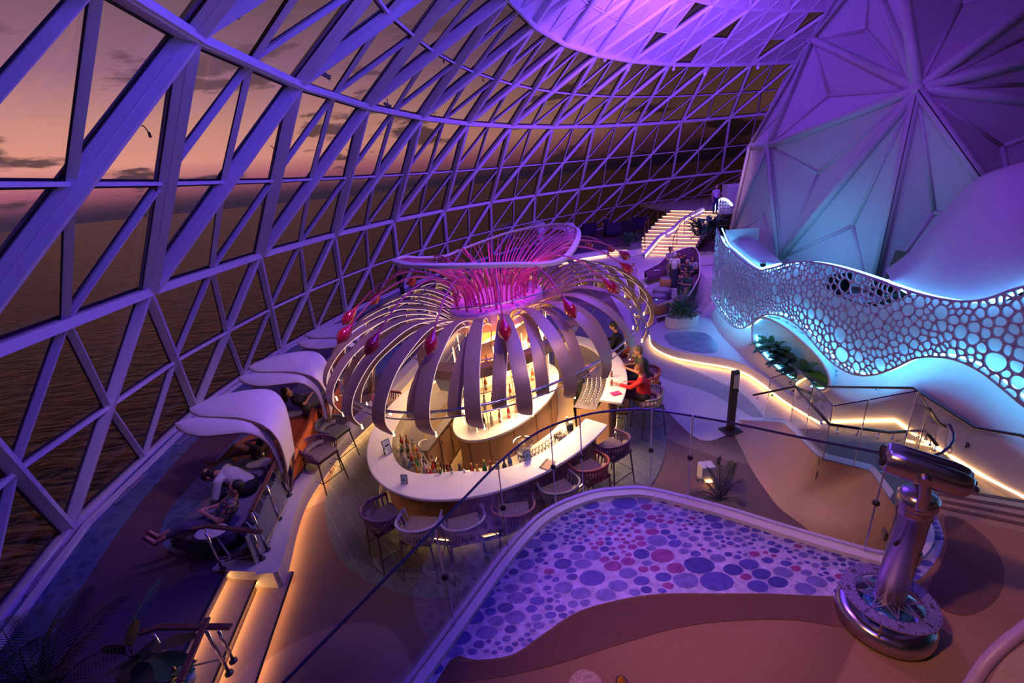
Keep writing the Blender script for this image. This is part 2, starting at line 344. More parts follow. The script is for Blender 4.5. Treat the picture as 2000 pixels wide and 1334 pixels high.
for lst, nm, wd, dp in ((diag, 'diagonal_beam', 0.145, 0.30), (rings, 'ring_beam', 0.15, 0.20)):
    lst.sort(key=lambda t: (not (inview(t[1]) or inview(t[2])), dist(t[1], t[2])))
    rest = MB(); nrest = 0
    for k, (r, a, b) in enumerate(lst):
        n = nrm((a+b)/2); w_, d_ = wd, dp
        if r == 0 and nm == 'diagonal_beam': w_, d_ = 0.15, 0.17
        if nm == 'ring_beam' and r in (2, 3): w_, d_ = 0.16, 0.26
        q = MB() if k < 100 else rest
        q.beam(a, b, n, w_, d_, -.20 if d_ != .30 else -.24)
        if nm == 'ring_beam' and r in (2, 3): q.beam(a-Vector((0, 0, .02)), b-Vector((0, 0, .02)), n, 0.06, 0.06, 0.06)
        if nm == 'diagonal_beam' and r > 0: q.beam(a, b, n, w_+0.008, 0.010, -0.06)
        if k < 100: q.build(nm, steel, dome)
    if rest.v: tag(rest.build(nm, steel, dome), kind='stuff')
thin = [t for t in thin]
# thin glazing bars along the middles
seen = set(); tl = []
for a, b, r in thin:
    key = tuple(sorted((tuple(round(x, 2) for x in a), tuple(round(x, 2) for x in b))))
    if key in seen: continue
    seen.add(key); tl.append((a, b, r))
tl.sort(key=lambda t: (not (inview(t[0]) or inview(t[1])), dist(t[0], t[1])))
rest = MB()
for k, (a, b, r) in enumerate(tl):
    q = MB() if k < 100 else rest
    q.beam(a, b, nrm((a+b)/2), 0.055 if r else 0.065, 0.10, -.18)
    if k < 100: q.build('glazing_bar', steel, dome)
tag(rest.build('glazing_bar', steel, dome), kind='stuff')
q = MB()
for a, b, r in tl: q.beam(a, b, nrm((a+b)/2), 0.12, 0.02, -.20)
for r, a, b in diag: q.beam(a, b, nrm((a+b)/2), 0.24, 0.02, -.20)
for r, a, b in rings: q.beam(a, b, nrm((a+b)/2), 0.23, 0.02, -.20)
tag(q.build('black_gasket', black, dome), kind='stuff')
g = MB()
for t, r, i, k in trisG: g.add([p-nrm(p)*.19 for p in t], [(0, 1, 2)])
rng = random.Random(3); pn = MB()
for j, (t, r, i, k) in enumerate(trisP):
    if r == 3 and ((i, k) in ((7, 0), (5, 1), (8, 1), (11, 0))) and j % 4 in (0, 2): g.add([p-nrm(p)*.19 for p in t], [(0, 1, 2)]); continue
    c = (t[0]+t[1]+t[2])/3; s = [c+(p-c)*0.93-nrm(c)*0.13 for p in t]
    pn.add(s, [(0, 1, 2)]); pn.add([p-nrm(c)*0.22 for p in t], [(0, 1, 2)])
tag(g.build('window_glazing', DG, dome, fixn=False), kind=STR)
tag(pn.build('ceiling_panel', mat('lavender_panel', (0.70, 0.66, 0.76), 0.5, var=0.04, scale=1), dome, fixn=False), kind=STR)
cap = MB(); cc = [dnode(5, i) for i in range(UMIN, UMAX+1)]; cap.add(cc+[Vector((11, 9, 12.6))], [(i, i+1, len(cc)) for i in range(len(cc)-1)])
tag(cap.build('ceiling_crown', 'lavender_panel', None), kind=STR)
# ------------------------------------------------------------------ the sea
sea = bpy.data.materials.new('sea'); sea.use_nodes = True; n = sea.node_tree.nodes; l = sea.node_tree.links; b = n['Principled BSDF']
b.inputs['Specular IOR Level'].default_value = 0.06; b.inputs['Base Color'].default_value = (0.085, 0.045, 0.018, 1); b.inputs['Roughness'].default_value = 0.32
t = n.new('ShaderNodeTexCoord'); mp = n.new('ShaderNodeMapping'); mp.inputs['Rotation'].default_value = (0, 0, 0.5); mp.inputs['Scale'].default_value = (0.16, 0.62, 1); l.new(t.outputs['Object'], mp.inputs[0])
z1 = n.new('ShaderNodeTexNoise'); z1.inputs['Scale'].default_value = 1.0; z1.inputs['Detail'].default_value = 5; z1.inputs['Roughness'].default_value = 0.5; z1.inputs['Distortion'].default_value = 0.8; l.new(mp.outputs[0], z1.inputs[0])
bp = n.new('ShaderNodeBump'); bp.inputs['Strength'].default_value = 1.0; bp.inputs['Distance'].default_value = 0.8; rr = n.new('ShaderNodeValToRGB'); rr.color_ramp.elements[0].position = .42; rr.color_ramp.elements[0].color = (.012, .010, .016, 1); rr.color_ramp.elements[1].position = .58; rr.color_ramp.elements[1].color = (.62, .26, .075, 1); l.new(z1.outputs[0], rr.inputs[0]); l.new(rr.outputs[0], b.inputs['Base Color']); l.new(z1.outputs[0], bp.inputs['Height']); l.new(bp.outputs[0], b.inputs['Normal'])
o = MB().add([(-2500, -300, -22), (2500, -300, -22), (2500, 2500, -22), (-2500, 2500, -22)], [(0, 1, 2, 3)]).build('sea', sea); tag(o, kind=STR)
# ------------------------------------------------------------------ floors
def flat(pts, z, th, name, m, kind=None, parent=None, bevel=0):
    o = MB().prism([(p[0], p[1]) for p in pts], z-th, z).build(name, m, parent, tri=True, bevel=bevel)
    if kind: tag(o, kind=kind)
    return o
fl = carpet('floor_carpet', [(0.20, 0.125, 0.10), (0.30, 0.20, 0.16), (0.13, 0.08, 0.07)], 0.28)
fo = [dnode(0, u)+Vector((.02, 0, 0)) for u in (-2, -1, 0, 1, 2, 3, 4, 5, 6, 7, 8, 9, 10, 11, 12)]
flat([(p.x, p.y) for p in fo]+[(26, 46), (32, 46), (32, -6), (fo[0].x, -6)], 0, .2, 'floor', fl, STR)
# pale terrazzo walk on the right and beyond the bar
pale = carpet('pale_floor', [(0.55, 0.50, 0.50), (0.64, 0.58, 0.56)], 0.3, 0.6, 120)
P = cr(px_([(1300, 800), (1240, 730), (1225, 640), (1180, 560), (1130, 500), (1200, 470), (1300, 480), (1420, 520), (1395, 620), (1500, 760), (1600, 830), (1560, 870), (1445, 845), (1370, 860)], 0), 5, True)
flat(P, .006, .006, 'floor_walk', pale, STR)
grey = carpet('grey_wave', [(0.26, 0.27, 0.31), (0.30, 0.30, 0.34)], 0.3, 0.7, 120)
P = cr(px_([(1262, 640), (1290, 690), (1380, 735), (1450, 770), (1500, 830), (1445, 800), (1380, 765), (1300, 740), (1250, 700)], 0), 5, True)
flat(P, .010, .004, 'floor_wave', grey, STR)
# oval of grey tiles round the bar
tl_ = tiles('grey_tiles', (0.15, 0.17, 0.165), (0.26, 0.26, 0.25), 0.32, 0.95)
def ellp(c, a, b, th, n=64, t0=0, t1=2*PI):
    ct, st = math.cos(th), math.sin(th); o = []
    for i in range(n):
        t = t0+(t1-t0)*i/(n if t1-t0 > 6.28 else n-1); x, y = a*math.cos(t), b*math.sin(t); o.append(Vector((c[0]+x*ct-y*st, c[1]+x*st+y*ct, 0)))
    return o
BC = Vector((-.15, 8.35, 0)); BTH = R(60)
P = cr(px_([(640, 960), (636, 1010), (662, 1090), (750, 1150), (870, 1168), (1000, 1130), (1130, 1060), (1262, 960), (1300, 880), (1296, 800), (1268, 745), (1240, 690), (1150, 600), (900, 620), (740, 730), (680, 850)], 0), 5, True)
flat(P, .012, .012, 'floor_tiles', tl_, STR)
flat(ellp(BC, 3.1, 1.95, BTH), .02, .02, 'floor_bar', mat('bar_floor', (0.62, 0.46, 0.26), 0.35, var=0.05, scale=3), STR)
# pebble inlay by the curved sofa
neut = pebble('lilac_pebble', (0.42, 0.36, 0.44), [(0.30, 0.26, 0.36), (0.36, 0.30, 0.40), (0.26, 0.24, 0.34)], 3.0, 0.06)
flat(cr(px_([(1240, 640), (1232, 610), (1250, 575), (1290, 540), (1340, 520), (1395, 560), (1380, 600), (1330, 640), (1280, 648)], 0), 5, True), .016, .004, 'floor_inlay', neut, STR)
# ------------------------------------------------------------------ raised lounge along the glass
ZL = 0.40
edge = px_([(424, 1116), (529, 1121), (541, 1093), (562, 1015), (585, 959), (626, 902), (670, 850), (727, 797), (800, 720), (880, 640), (960, 570), (1040, 525), (1120, 500), (1185, 489)], ZL)
edge2 = cr(edge[1:], 4)
outer_ = [dnode(0, u)+Vector((.05, 0, 0)) for u in (-2, -1, 0, 1, 2, 3, 4, 5, 6, 7, 8, 9)]
s0, s1 = at(440, 1115, ZL), at(345, 1300, ZL); sd = (s1-s0).normalized(); s2 = s0+sd*3.6
lo = [s0]+edge2+[Vector((8.6, 29.5, 0)), Vector((9, 37, 0))]+[Vector((p.x, p.y, 0)) for p in outer_[::-1]]+[s2]
lc = carpet('lounge_carpet', [(0.16, 0.085, 0.10), (0.10, 0.07, 0.12)], 0.2)
flat(lo, ZL, ZL-.01, 'floor_lounge', lc, STR)
# white curb with its warm strip
cu = MB(); ofs = []
for i, p in enumerate(edge2):
    a = edge2[max(0, i-1)]; b = edge2[min(len(edge2)-1, i+1)]; d = (b-a).normalized(); ofs.append(Vector((d.y, -d.x, 0)))
A = [p+n*0.10 for p, n in zip(edge2, ofs)]; B = [p-n*0.22 for p, n in zip(edge2, ofs)]
for (X, Y, z0, z1) in ((A, B, ZL+.025, ZL+.025),): cu.strip([Vector((p.x, p.y, z0)) for p in X], [Vector((p.x, p.y, z1)) for p in Y])
cu.strip([Vector((p.x, p.y, .14)) for p in A], [Vector((p.x, p.y, ZL+.025)) for p in A]); cu.strip([Vector((p.x, p.y, ZL+.025)) for p in B], [Vector((p.x, p.y, ZL)) for p in B])
D_ = [p+n*0.004 for p, n in zip(edge2, ofs)]; cu.strip([Vector((p.x, p.y, .14)) for p in A], [Vector((p.x, p.y, .14)) for p in D_]); cu.strip([Vector((p.x, p.y, .14)) for p in D_], [Vector((p.x, p.y, 0.0)) for p in D_])
e0, e1 = edge[0], edge[1]; q = (e1-e0).normalized()
nq = Vector((-q.y, q.x, 0))
cu.prism([(p.x, p.y) for p in (e0-q*.08, e1+q*.05-nq*.01, e1+q*.05+nq*.18, e0-q*.08+nq*.18)], 0.0, ZL+.03)
c = tag(cu.build('trim_1', white), kind=STR)
ls = MB().tube([Vector((p.x, p.y, .122))+n*.04 for p, n in zip(edge2, ofs)], .016, 5).build('led_strip_light', ledw)
tag(ls, 'warm light strip under the white curb of the raised lounge', 'light strip')
# two steps
stp = tag(thing('steps', 'two carpeted steps up to the dark lounge lit by warm strips', 'steps', s0), None)
tm = carpet('tread_carpet', [(0.50, 0.36, 0.24), (0.44, 0.31, 0.20)], 0.6)
s0z = Vector((s0.x, s0.y, 0)); nrm2 = Vector((-sd.y, sd.x, 0)); nrm2 = nrm2 if nrm2.x > 0 else -nrm2
w1 = (e1-e0).length/2
for k, z in ((0, .267), (1, .133)):
    MB().prism([s0+nrm2*(k*w1), s0+nrm2*((k+1)*w1-.05), s0+nrm2*((k+1)*w1-.05)+sd*2.35, s0+nrm2*(k*w1)+sd*2.35], .0, z-.03).build('riser', tm, stp)
    MB().prism([s0+nrm2*(k*w1), s0+nrm2*((k+1)*w1), s0+nrm2*((k+1)*w1)+sd*2.35, s0+nrm2*(k*w1)+sd*2.35], z-.03, z).build('tread', tm, stp)
for k, z in ((0, .40), (1, .267), (2, .133)):
    MB().beam(s0z+sd*.03+nrm2*(k*w1+.012)+Vector((0, 0, z)), s0z+nrm2*(k*w1+.012)+sd*2.3+Vector((0, 0, z)), Vector((0, 0, 1)), .030, .006).build('nosing', darkm, stp)
    u_ = .020 if k == 0 else -.022
    MB().tube([s0z+sd*.05+nrm2*(k*w1+u_)+Vector((0, 0, z-.045)), s0z+nrm2*(k*w1+u_)+sd*2.25+Vector((0, 0, z-.045))], .010, 5).build('led_strip', ledw, stp)
MB().beam(s0z+sd*.03+nrm2*.02+Vector((0, 0, .372)), s0z+sd*2.3+nrm2*.02+Vector((0, 0, .372)), Vector((0, 0, 1)), .05, .028).build('top_lip', tm, stp)
# lower curb by the near planter
k0 = s0+sd*2.38; k1 = k0+nrm2*(2*w1+.1)
MB().prism([k0-nrm2*.35, k1, k1+sd*1.6, k0-nrm2*.35+sd*1.6], 0, ZL+.03).build('trim_2', white); tag(bpy.data.objects['trim_2'], kind=STR)
# blue inlay bands on the lounge floor
bluep = pebble('blue_pebble', (0.10, 0.16, 0.34), [(0.05, 0.09, 0.25), (0.07, 0.12, 0.30), (0.04, 0.07, 0.2)], 3.2, 0.06)
oo = [Vector((p.x+.05, p.y, 0)) for p in outer_]; oi = []
oc = cr(oo[1:7], 6); 
for i, p in enumerate(oc):
    a = oc[max(0, i-1)]; b = oc[min(len(oc)-1, i+1)]; d = (b-a).normalized(); oi.append(p+Vector((d.y, -d.x, 0))*.75)
q = MB().strip([Vector((p.x, p.y, ZL+.004)) for p in oc], [Vector((p.x, p.y, ZL+.004)) for p in oi]); tag(q.build('floor_band', bluep), kind=STR)
sb = cr(px_([(312, 1040), (340, 985), (400, 920), (470, 850), (520, 810), (640, 700), (700, 660), (800, 690), (690, 760), (620, 850), (570, 960), (525, 1030), (470, 1075), (380, 1085), (330, 1075)], ZL), 5, True)
flat(sb, ZL+.005, .004, 'floor_blue', bluep, STR)
gm = mat('floor_grille_paint', (0.55, 0.50, 0.62), 0.5)
for q_ in ([(40, 1164), (75, 1159), (147, 1066), (119, 1067)], [(210, 986), (224, 984), (289, 924), (276, 924)], [(337, 869), (352, 868), (371, 850), (362, 849)]):
    P = px_(q_, ZL+.008); g = thing('floor_grille', 'pale air grille set in the blue floor beside the dome glass', 'floor grille', P[0], group='air grilles along the glass')
    flat(P, ZL+.014, .010, 'plate', gm, parent=g)
    for k in range(5):
        t = (k+.5)/5; MB().beam(P[0].lerp(P[1], t)+Vector((0, 0, .010)), P[3].lerp(P[2], t)+Vector((0, 0, .010)), Vector((0, 0, 1)), .006, .004).build('slot', darkm, g)
GR = [o for o in bpy.data.objects if o.get('category') == 'floor grille']
for o, s in zip(GR, ('nearest the palm in the corner', 'in the middle of the three', 'farthest along the glass')): o['label'] = 'pale air grille set in the blue floor, '+s
# sill along the dome
q = MB(); 
for a, b in zip(outer_, outer_[1:]): q.beam(a+Vector((.16, 0, 0)), b+Vector((.16, 0, 0)), Vector((0, 0, 1)), .10, .07)
tag(q.build('baseboard_dome', steel), kind=STR)
# ------------------------------------------------------------------ overlook deck
ZO = 2.0
ed = px_([(905, 1210), (1000, 1080), (1070, 1010), (1150, 975), (1210, 966), (1270, 967), (1400, 1000), (1550, 1047), (1700, 1090), (1750, 1096), (1785, 1080), (1802, 1050), (1795, 1015)], ZO)
dd = (ed[0]-ed[1]).normalized()
edge_o = cr([ed[0]+dd*3.2, ed[0]+dd*1.6]+ed, 6)
stepE = [at(1835, 1003, ZO), at(2000, 1040, ZO)]; sdx = (stepE[1]-stepE[0]).normalized()
deck = edge_o+[stepE[0], stepE[0]+sdx*4, Vector((8, -2, 0)), Vector((edge_o[0].x, -2, 0))]
oc_ = carpet('overlook_carpet', [(0.36, 0.20, 0.09), (0.24, 0.13, 0.06), (0.33, 0.18, 0.085)], 0.42, 0.95, 170)
flat(deck, ZO, .40, 'floor_overlook', oc_, STR)
mos = px_([(800, 1425), (845, 1300), (905, 1215), (1000, 1082), (1072, 1014), (1152, 980), (1210, 971), (1270, 972), (1400, 1005), (1550, 1052), (1700, 1095), (1750, 1100), (1790, 1085), (1806, 1052), (1800, 985), (1822, 1000), (1838, 1030), (1842, 1062), (1825, 1100), (1790, 1135), (1730, 1160), (1620, 1165), (1500, 1160), (1400, 1160), (1300, 1160), (1220, 1170), (1130, 1195), (1060, 1240), (1000, 1280), (930, 1290), (880, 1290)], ZO)
def wash(name, col, streak=(.06, .06, .30)):
    m = mat(name, col, .45, var=.28, scale=16, bump=.1); n = m.node_tree.nodes; l = m.node_tree.links; b = n['Principled BSDF']; src = b.inputs['Base Color'].links[0].from_socket
    t = n.new('ShaderNodeTexCoord'); mp = n.new('ShaderNodeMapping'); mp.inputs['Rotation'].default_value = (0, 0, .25); mp.inputs['Scale'].default_value = (1.5, .30, 1); l.new(t.outputs['Object'], mp.inputs[0])
    z = n.new('ShaderNodeTexNoise'); z.inputs['Scale'].default_value = 1.3; z.inputs['Detail'].default_value = 8; z.inputs['Roughness'].default_value = .65; l.new(mp.outputs[0], z.inputs[0])
    r = n.new('ShaderNodeMapRange'); l.new(z.outputs[0], r.inputs[0]); r.inputs[1].default_value = .56; r.inputs[2].default_value = .66; r.inputs[4].default_value = .75
    mx = n.new('ShaderNodeMix'); mx.data_type = 'RGBA'; l.new(r.outputs[0], mx.inputs[0]); l.new(src, mx.inputs[6]); mx.inputs[7].default_value = (*streak, 1); l.new(mx.outputs[2], b.inputs['Base Color']); return m
mosm = wash('mosaic_ground', (.46, .42, .62))
MO = cr(mos, 3, True); MOP = [(p.x, p.y) for p in MO]
flat(MO, ZO+.006, .006, 'floor_mosaic', mosm, STR)
def inside(x, y, P):
    c = False; j = len(P)-1
    for i in range(len(P)):
        if (P[i][1] > y) != (P[j][1] > y) and x < (P[j][0]-P[i][0])*(y-P[i][1])/(P[j][1]-P[i][1])+P[i][0]: c = not c
        j = i
    return c
def cellgrow(cells, NA, gap, rmax=.5):
    """rounded cells round weighted centres"""
    for (s, z, d) in cells:
        cons = []
        for (cx, cz, d2) in cells:
            if (cx, cz) == (s, z) or abs(cx-s) > rmax or abs(cz-z) > rmax: continue
            dx, dz = cx-s, cz-z; L_ = math.hypot(dx, dz); cons.append(((L_*L_+(d*d-d2*d2)*.25)/(2*L_), dx/L_, dz/L_))
        rr = []
        for a in range(NA):
            ca, sa = math.cos(2*PI*a/NA), math.sin(2*PI*a/NA); r = d*.62
            for f, nx, nz_ in cons:
                dt = ca*nx+sa*nz_
                if dt > .05: r = min(r, f/dt)
            rr.append(max(.012, r-gap))
        rr = [(rr[a-1]+2*rr[a]+rr[(a+1) % NA])/4 for a in range(NA)]; rr = [(rr[a-1]+2*rr[a]+rr[(a+1) % NA])/4 for a in range(NA)]
        yield s, z, d, rr
rm = random.Random(4); MC = []; xs = [p[0] for p in MOP]; ys = [p[1] for p in MOP]; KX = 1.5   # pebbles are longer across the slope
tries = 0
while tries < 14000:
    tries += 1; x = rm.uniform(min(xs), max(xs)); y = rm.uniform(min(ys), max(ys))
    if not inside(x, y, MOP): continue
    g = noise.noise(Vector((x*1.6, y*1.6, 3.1))); d = .052 if g < -.06 else (.088 if g < .10 else .14); d *= rm.choice((.75, 1, 1.25))
    if not all(inside(x+dx, y+dy, MOP) for dx, dy in ((d*.7, 0), (-d*.7, 0), (0, d*.5), (0, -d*.5))): continue
    X = x/KX
    if all((X-c[0])**2+(y-c[1])**2 > ((d+c[2])*.47)**2 for c in MC if abs(X-c[0]) < .3): MC.append((X, y, d))
groups_ = {}
for X, y, d, rr in cellgrow(MC, 14, .007, .4):
    x = X*KX; h = rm.random(); red_ = math.exp(-((x-.95)**2+(y-3.15)**2)/.22)+.5*math.exp(-((x-2.15)**2+(y-2.62)**2)/.08)
    key = 'plum' if h < red_*.8 else ('indigo' if h < .45 else ('slate' if h < .8 else 'deep')); groups_.setdefault(key, MB()).add([Vector((x+r*math.cos(2*PI*a/14)*KX, y+r*math.sin(2*PI*a/14), ZO+.0078)) for a, r in enumerate(rr)], [tuple(range(14))])
for key, col in (('plum', (.26, .05, .20)), ('indigo', (.085, .075, .36)), ('slate', (.16, .15, .40)), ('deep', (.05, .05, .26))):
    if key in groups_: tag(groups_[key].build('floor_pebbles', wash('pebble_'+key, col), fixn=False), kind=STR)
bnd = px_([(1130, 1197), (1220, 1172), (1300, 1162), (1400, 1162), (1500, 1162), (1620, 1167), (1655, 1180), (1660, 1225), (1560, 1212), (1450, 1212), (1330, 1225), (1200, 1262), (1080, 1300), (960, 1325), (850, 1332), (868, 1294), (930, 1293), (1000, 1283), (1060, 1243)], ZO)
flat(cr(bnd, 3, True), ZO+.0045, .004, 'floor_band_near', carpet('dark_band_carpet', [(0.17, 0.085, 0.05), (0.15, 0.075, 0.045)], .5, .95, 170), STR)
bnd = px_([(1845, 1012), (1880, 1016), (1935, 1060), (1960, 1110), (1950, 1165), (1900, 1200), (1850, 1195), (1810, 1160), (1835, 1105), (1850, 1062)], ZO)
flat(cr(bnd, 3, True), ZO+.0045, .004, 'floor_band_side', MATS['dark_band_carpet'], STR)
# curb and glass balustrade
def offs(P, d):
    o = []
    for i, p in enumerate(P):
        a = P[max(0, i-1)]; b = P[min(len(P)-1, i+1)]; t = (b-a).normalized(); o.append(p+Vector((-t.y, t.x, 0))*d)
    return o
P0 = offs(edge_o, .05); P1 = offs(edge_o, -.07)
def lift(P, z): return [Vector((p.x, p.y, z)) for p in P]
q = MB(); q.strip(lift(P0, ZO+.07), lift(P1, ZO+.05)); q.strip(lift(P0, ZO-.42), lift(P0, ZO+.07)); q.strip(lift(P1, ZO), lift(P1, ZO+.05)); q.strip(lift(edge_o, ZO+.082), lift(offs(edge_o, .02), ZO+.082))
tag(q.build('trim_3', topw), kind=STR)
bal = thing('glass_balustrade', 'curved glass balustrade of the overlook with a dark top edge and ball clamps', 'balustrade', edge_o[0])
arc = [0]
for a, b in zip(edge_o, edge_o[1:]): arc.append(arc[-1]+(b-a).length)
def oat(s):
    for i in range(len(arc)-1):
        if s <= arc[i+1]: return edge_o[i].lerp(edge_o[i+1], (s-arc[i])/(arc[i+1]-arc[i]))
    return edge_o[-1]
def s_of(px, py):
    p = at(px, py, ZO); return min((((oat(k*.02)-p).length), k*.02) for k in range(int(arc[-1]/.02)))[1]
seam = [0, 1.3, s_of(905, 1210)-.1, s_of(994, 1085), s_of(1087, 1000), s_of(1139, 978), s_of(1268, 967), s_of(1342, 982), s_of(1683, 1085), arc[-1]-.03]
GH = 1.06
for a, b in zip(seam, seam[1:]):
    n = max(2, int((b-a)/.12)); pts = [oat(a+.006+(b-a-.012)*k/n) for k in range(n+1)]
    gp = MB(); gp.strip(lift(pts, ZO+.05), lift(pts, ZO+GH)); gp.build('glass_panel', BG, bal, solid=.012, smooth=False)
    MB().tube(lift(pts, ZO+GH+.006), .011, 6).build('top_edge', mat('violet_edge', (0.06, 0.05, 0.12), 0.25, 0.5), bal)
for s in seam[2:-1]:
    p = oat(s)
    MB().tube([p+Vector((0, 0, .05)), p+Vector((0, 0, GH))], .006, 6).build('seam_rod', chrome, bal)
    MB().ell(p+Vector((0, 0, GH*.55)), (.028, .028, .028), 12).build('ball_clamp', darkm, bal, smooth=True)
# ------------------------------------------------------------------ right wall
PL = [(6.75, 14.2), (6.6, 13.4), (6.25, 12.0), (6.1, 10.8), (6.05, 9.9), (6.05, 8.9), (6.08, 7.5), (6.12, 6.0), (6.15, 4.6), (6.3, 3.5), (6.5, 2.0), (6.7, 0.5)]
WC = cr([Vector((x, y, 0)) for x, y in PL], 12); WS = [0]
for a, b in zip(WC, WC[1:]): WS.append(WS[-1]+(b-a).length)
def wall_at(s, z, off=0.0):
    s = max(0, min(WS[-1]-1e-4, s))
    i = next(k for k in range(len(WS)-1) if s <= WS[k+1])
    t = (s-WS[i])/(WS[i+1]-WS[i]); p = WC[i].lerp(WC[i+1], t); d = (WC[i+1]-WC[i]).normalized()
    # off > 0 behind the wall (away from the hall)
    return Vector((p.x-d.y*off, p.y+d.x*off, z))
def sm(P, n=6): Q = cr([Vector((a, b, 0)) for a, b in P], n); return [(p.x, p.y) for p in Q]
TOP = sm([(0.7, 3.3), (1.6, 3.0), (2.53, 2.91), (3.54, 2.76), (4.18, 2.73), (4.67, 2.88), (5.26, 3.11), (5.93, 3.24), (6.58, 3.27), (7.26, 3.24), (7.85, 3.19), (8.35, 3.18), (8.78, 3.23), (9.1, 3.36), (9.4, 3.58), (10.2, 4.0), (11.5, 4.3), (13.5, 4.3)])
BOT = sm([(0.7, 1.05), (1.39, 0.97), (2.59, 0.92), (3.31, 0.96), (3.87, 1.19), (4.5, 1.67), (4.88, 1.84), (5.42, 1.91), (5.94, 1.82), (6.43, 1.61), (6.87, 1.47), (7.3, 1.46), (7.66, 1.59), (8.0, 1.85), (8.36, 2.21), (8.71, 2.38), (8.99, 2.43), (9.27, 2.40), (9.54, 2.3), (9.9, 2.15), (10.6, 2.0), (11.5, 2.2), (13.5, 2.4)])
def zt(s): return interp(TOP, s)
def zb(s): return interp(BOT, s)
def off_at(s, z):
    b = zb(s); t = max(0, min(1, (z-(b-.62))/.50)); t = t*t*(3-2*t)
    return -.02+.26*t
PLc = (5.48, 1.10); 
def inplanter(s, z, k=1.0):
    # tilted egg opening
    ds, dz = s-5.45, z-1.14; a = R(6); u = ds*math.cos(a)-dz*math.sin(a)*1; v = ds*math.sin(a)*1+dz*math.cos(a)
    return (u/(1.40*k))**2+(v/((.50+.05*(-u/1.4))*k))**2 < 1
S1 = 13.3; NS = 200; NZ = 44; vs = []; fs = []
for i in range(NS+1):
    s = .7+(S1-.7)*i/NS; t_ = zt(s)-.06
    for j in range(NZ+1): z = t_*j/NZ; vs.append(wall_at(s, z, off_at(s, z)))
for i in range(NS):
    for j in range(NZ):
        s = .7+(S1-.7)*(i+.5)/NS; z = (zt(s)-.06)*(j+.5)/NZ
        if inplanter(s, z): continue
        if 5.4 < s < 7.9 and z > 2.60+.46*((s-6.65)/1.2)**2: continue   # window onto the upper lounge
        a = i*(NZ+1)+j; fs.append((a, a+1, a+NZ+2, a+NZ+1))
wr_ = MB(); wr_.v = vs; wr_.f = fs; wr = wr_.build('wall_right', white, smooth=True, fixn=False); tag(wr, kind=STR)
# end face of the wall and its thin seam
q = MB(); q.strip([wall_at(.7, z, off_at(.7, z)) for z in (0, .4, .8, 1.2, 2, 3.2)], [wall_at(.7, z, 1.2) for z in (0, .4, .8, 1.2, 2, 3.2)]); tag(q.build('wall_end', white), kind=STR)
# cove strips
for nm, fn, a0, a1, dz, of, lab in (('b', zb, .75, 13.0, .02, .09, 'cyan light strip following the wavy lower edge of the perforated screen'), ('t', zt, .75, 13.0, -.02, .12, 'cyan light strip following the wavy upper edge of the perforated screen')):
    pts = [wall_at(a0+(a1-a0)*k/150, fn(a0+(a1-a0)*k/150)+dz, of) for k in range(151)]
    tag(MB().tube(pts, .016, 5).build('led_strip_light', ledc if nm == 'b' else ledt), lab, 'light strip')
# upper lounge floor behind the screen
q = MB(); A = [wall_at(.7+(12.5)*k/60, 1.95, .72) for k in range(61)]; B = [wall_at(.7+(12.5)*k/60, 1.95, 4.5) for k in range(61)]; q.strip(A, B); tag(q.build('floor_upper', mat('umber_carpet', (.09, .06, .045), .9, var=.3, scale=3)), kind=STR)
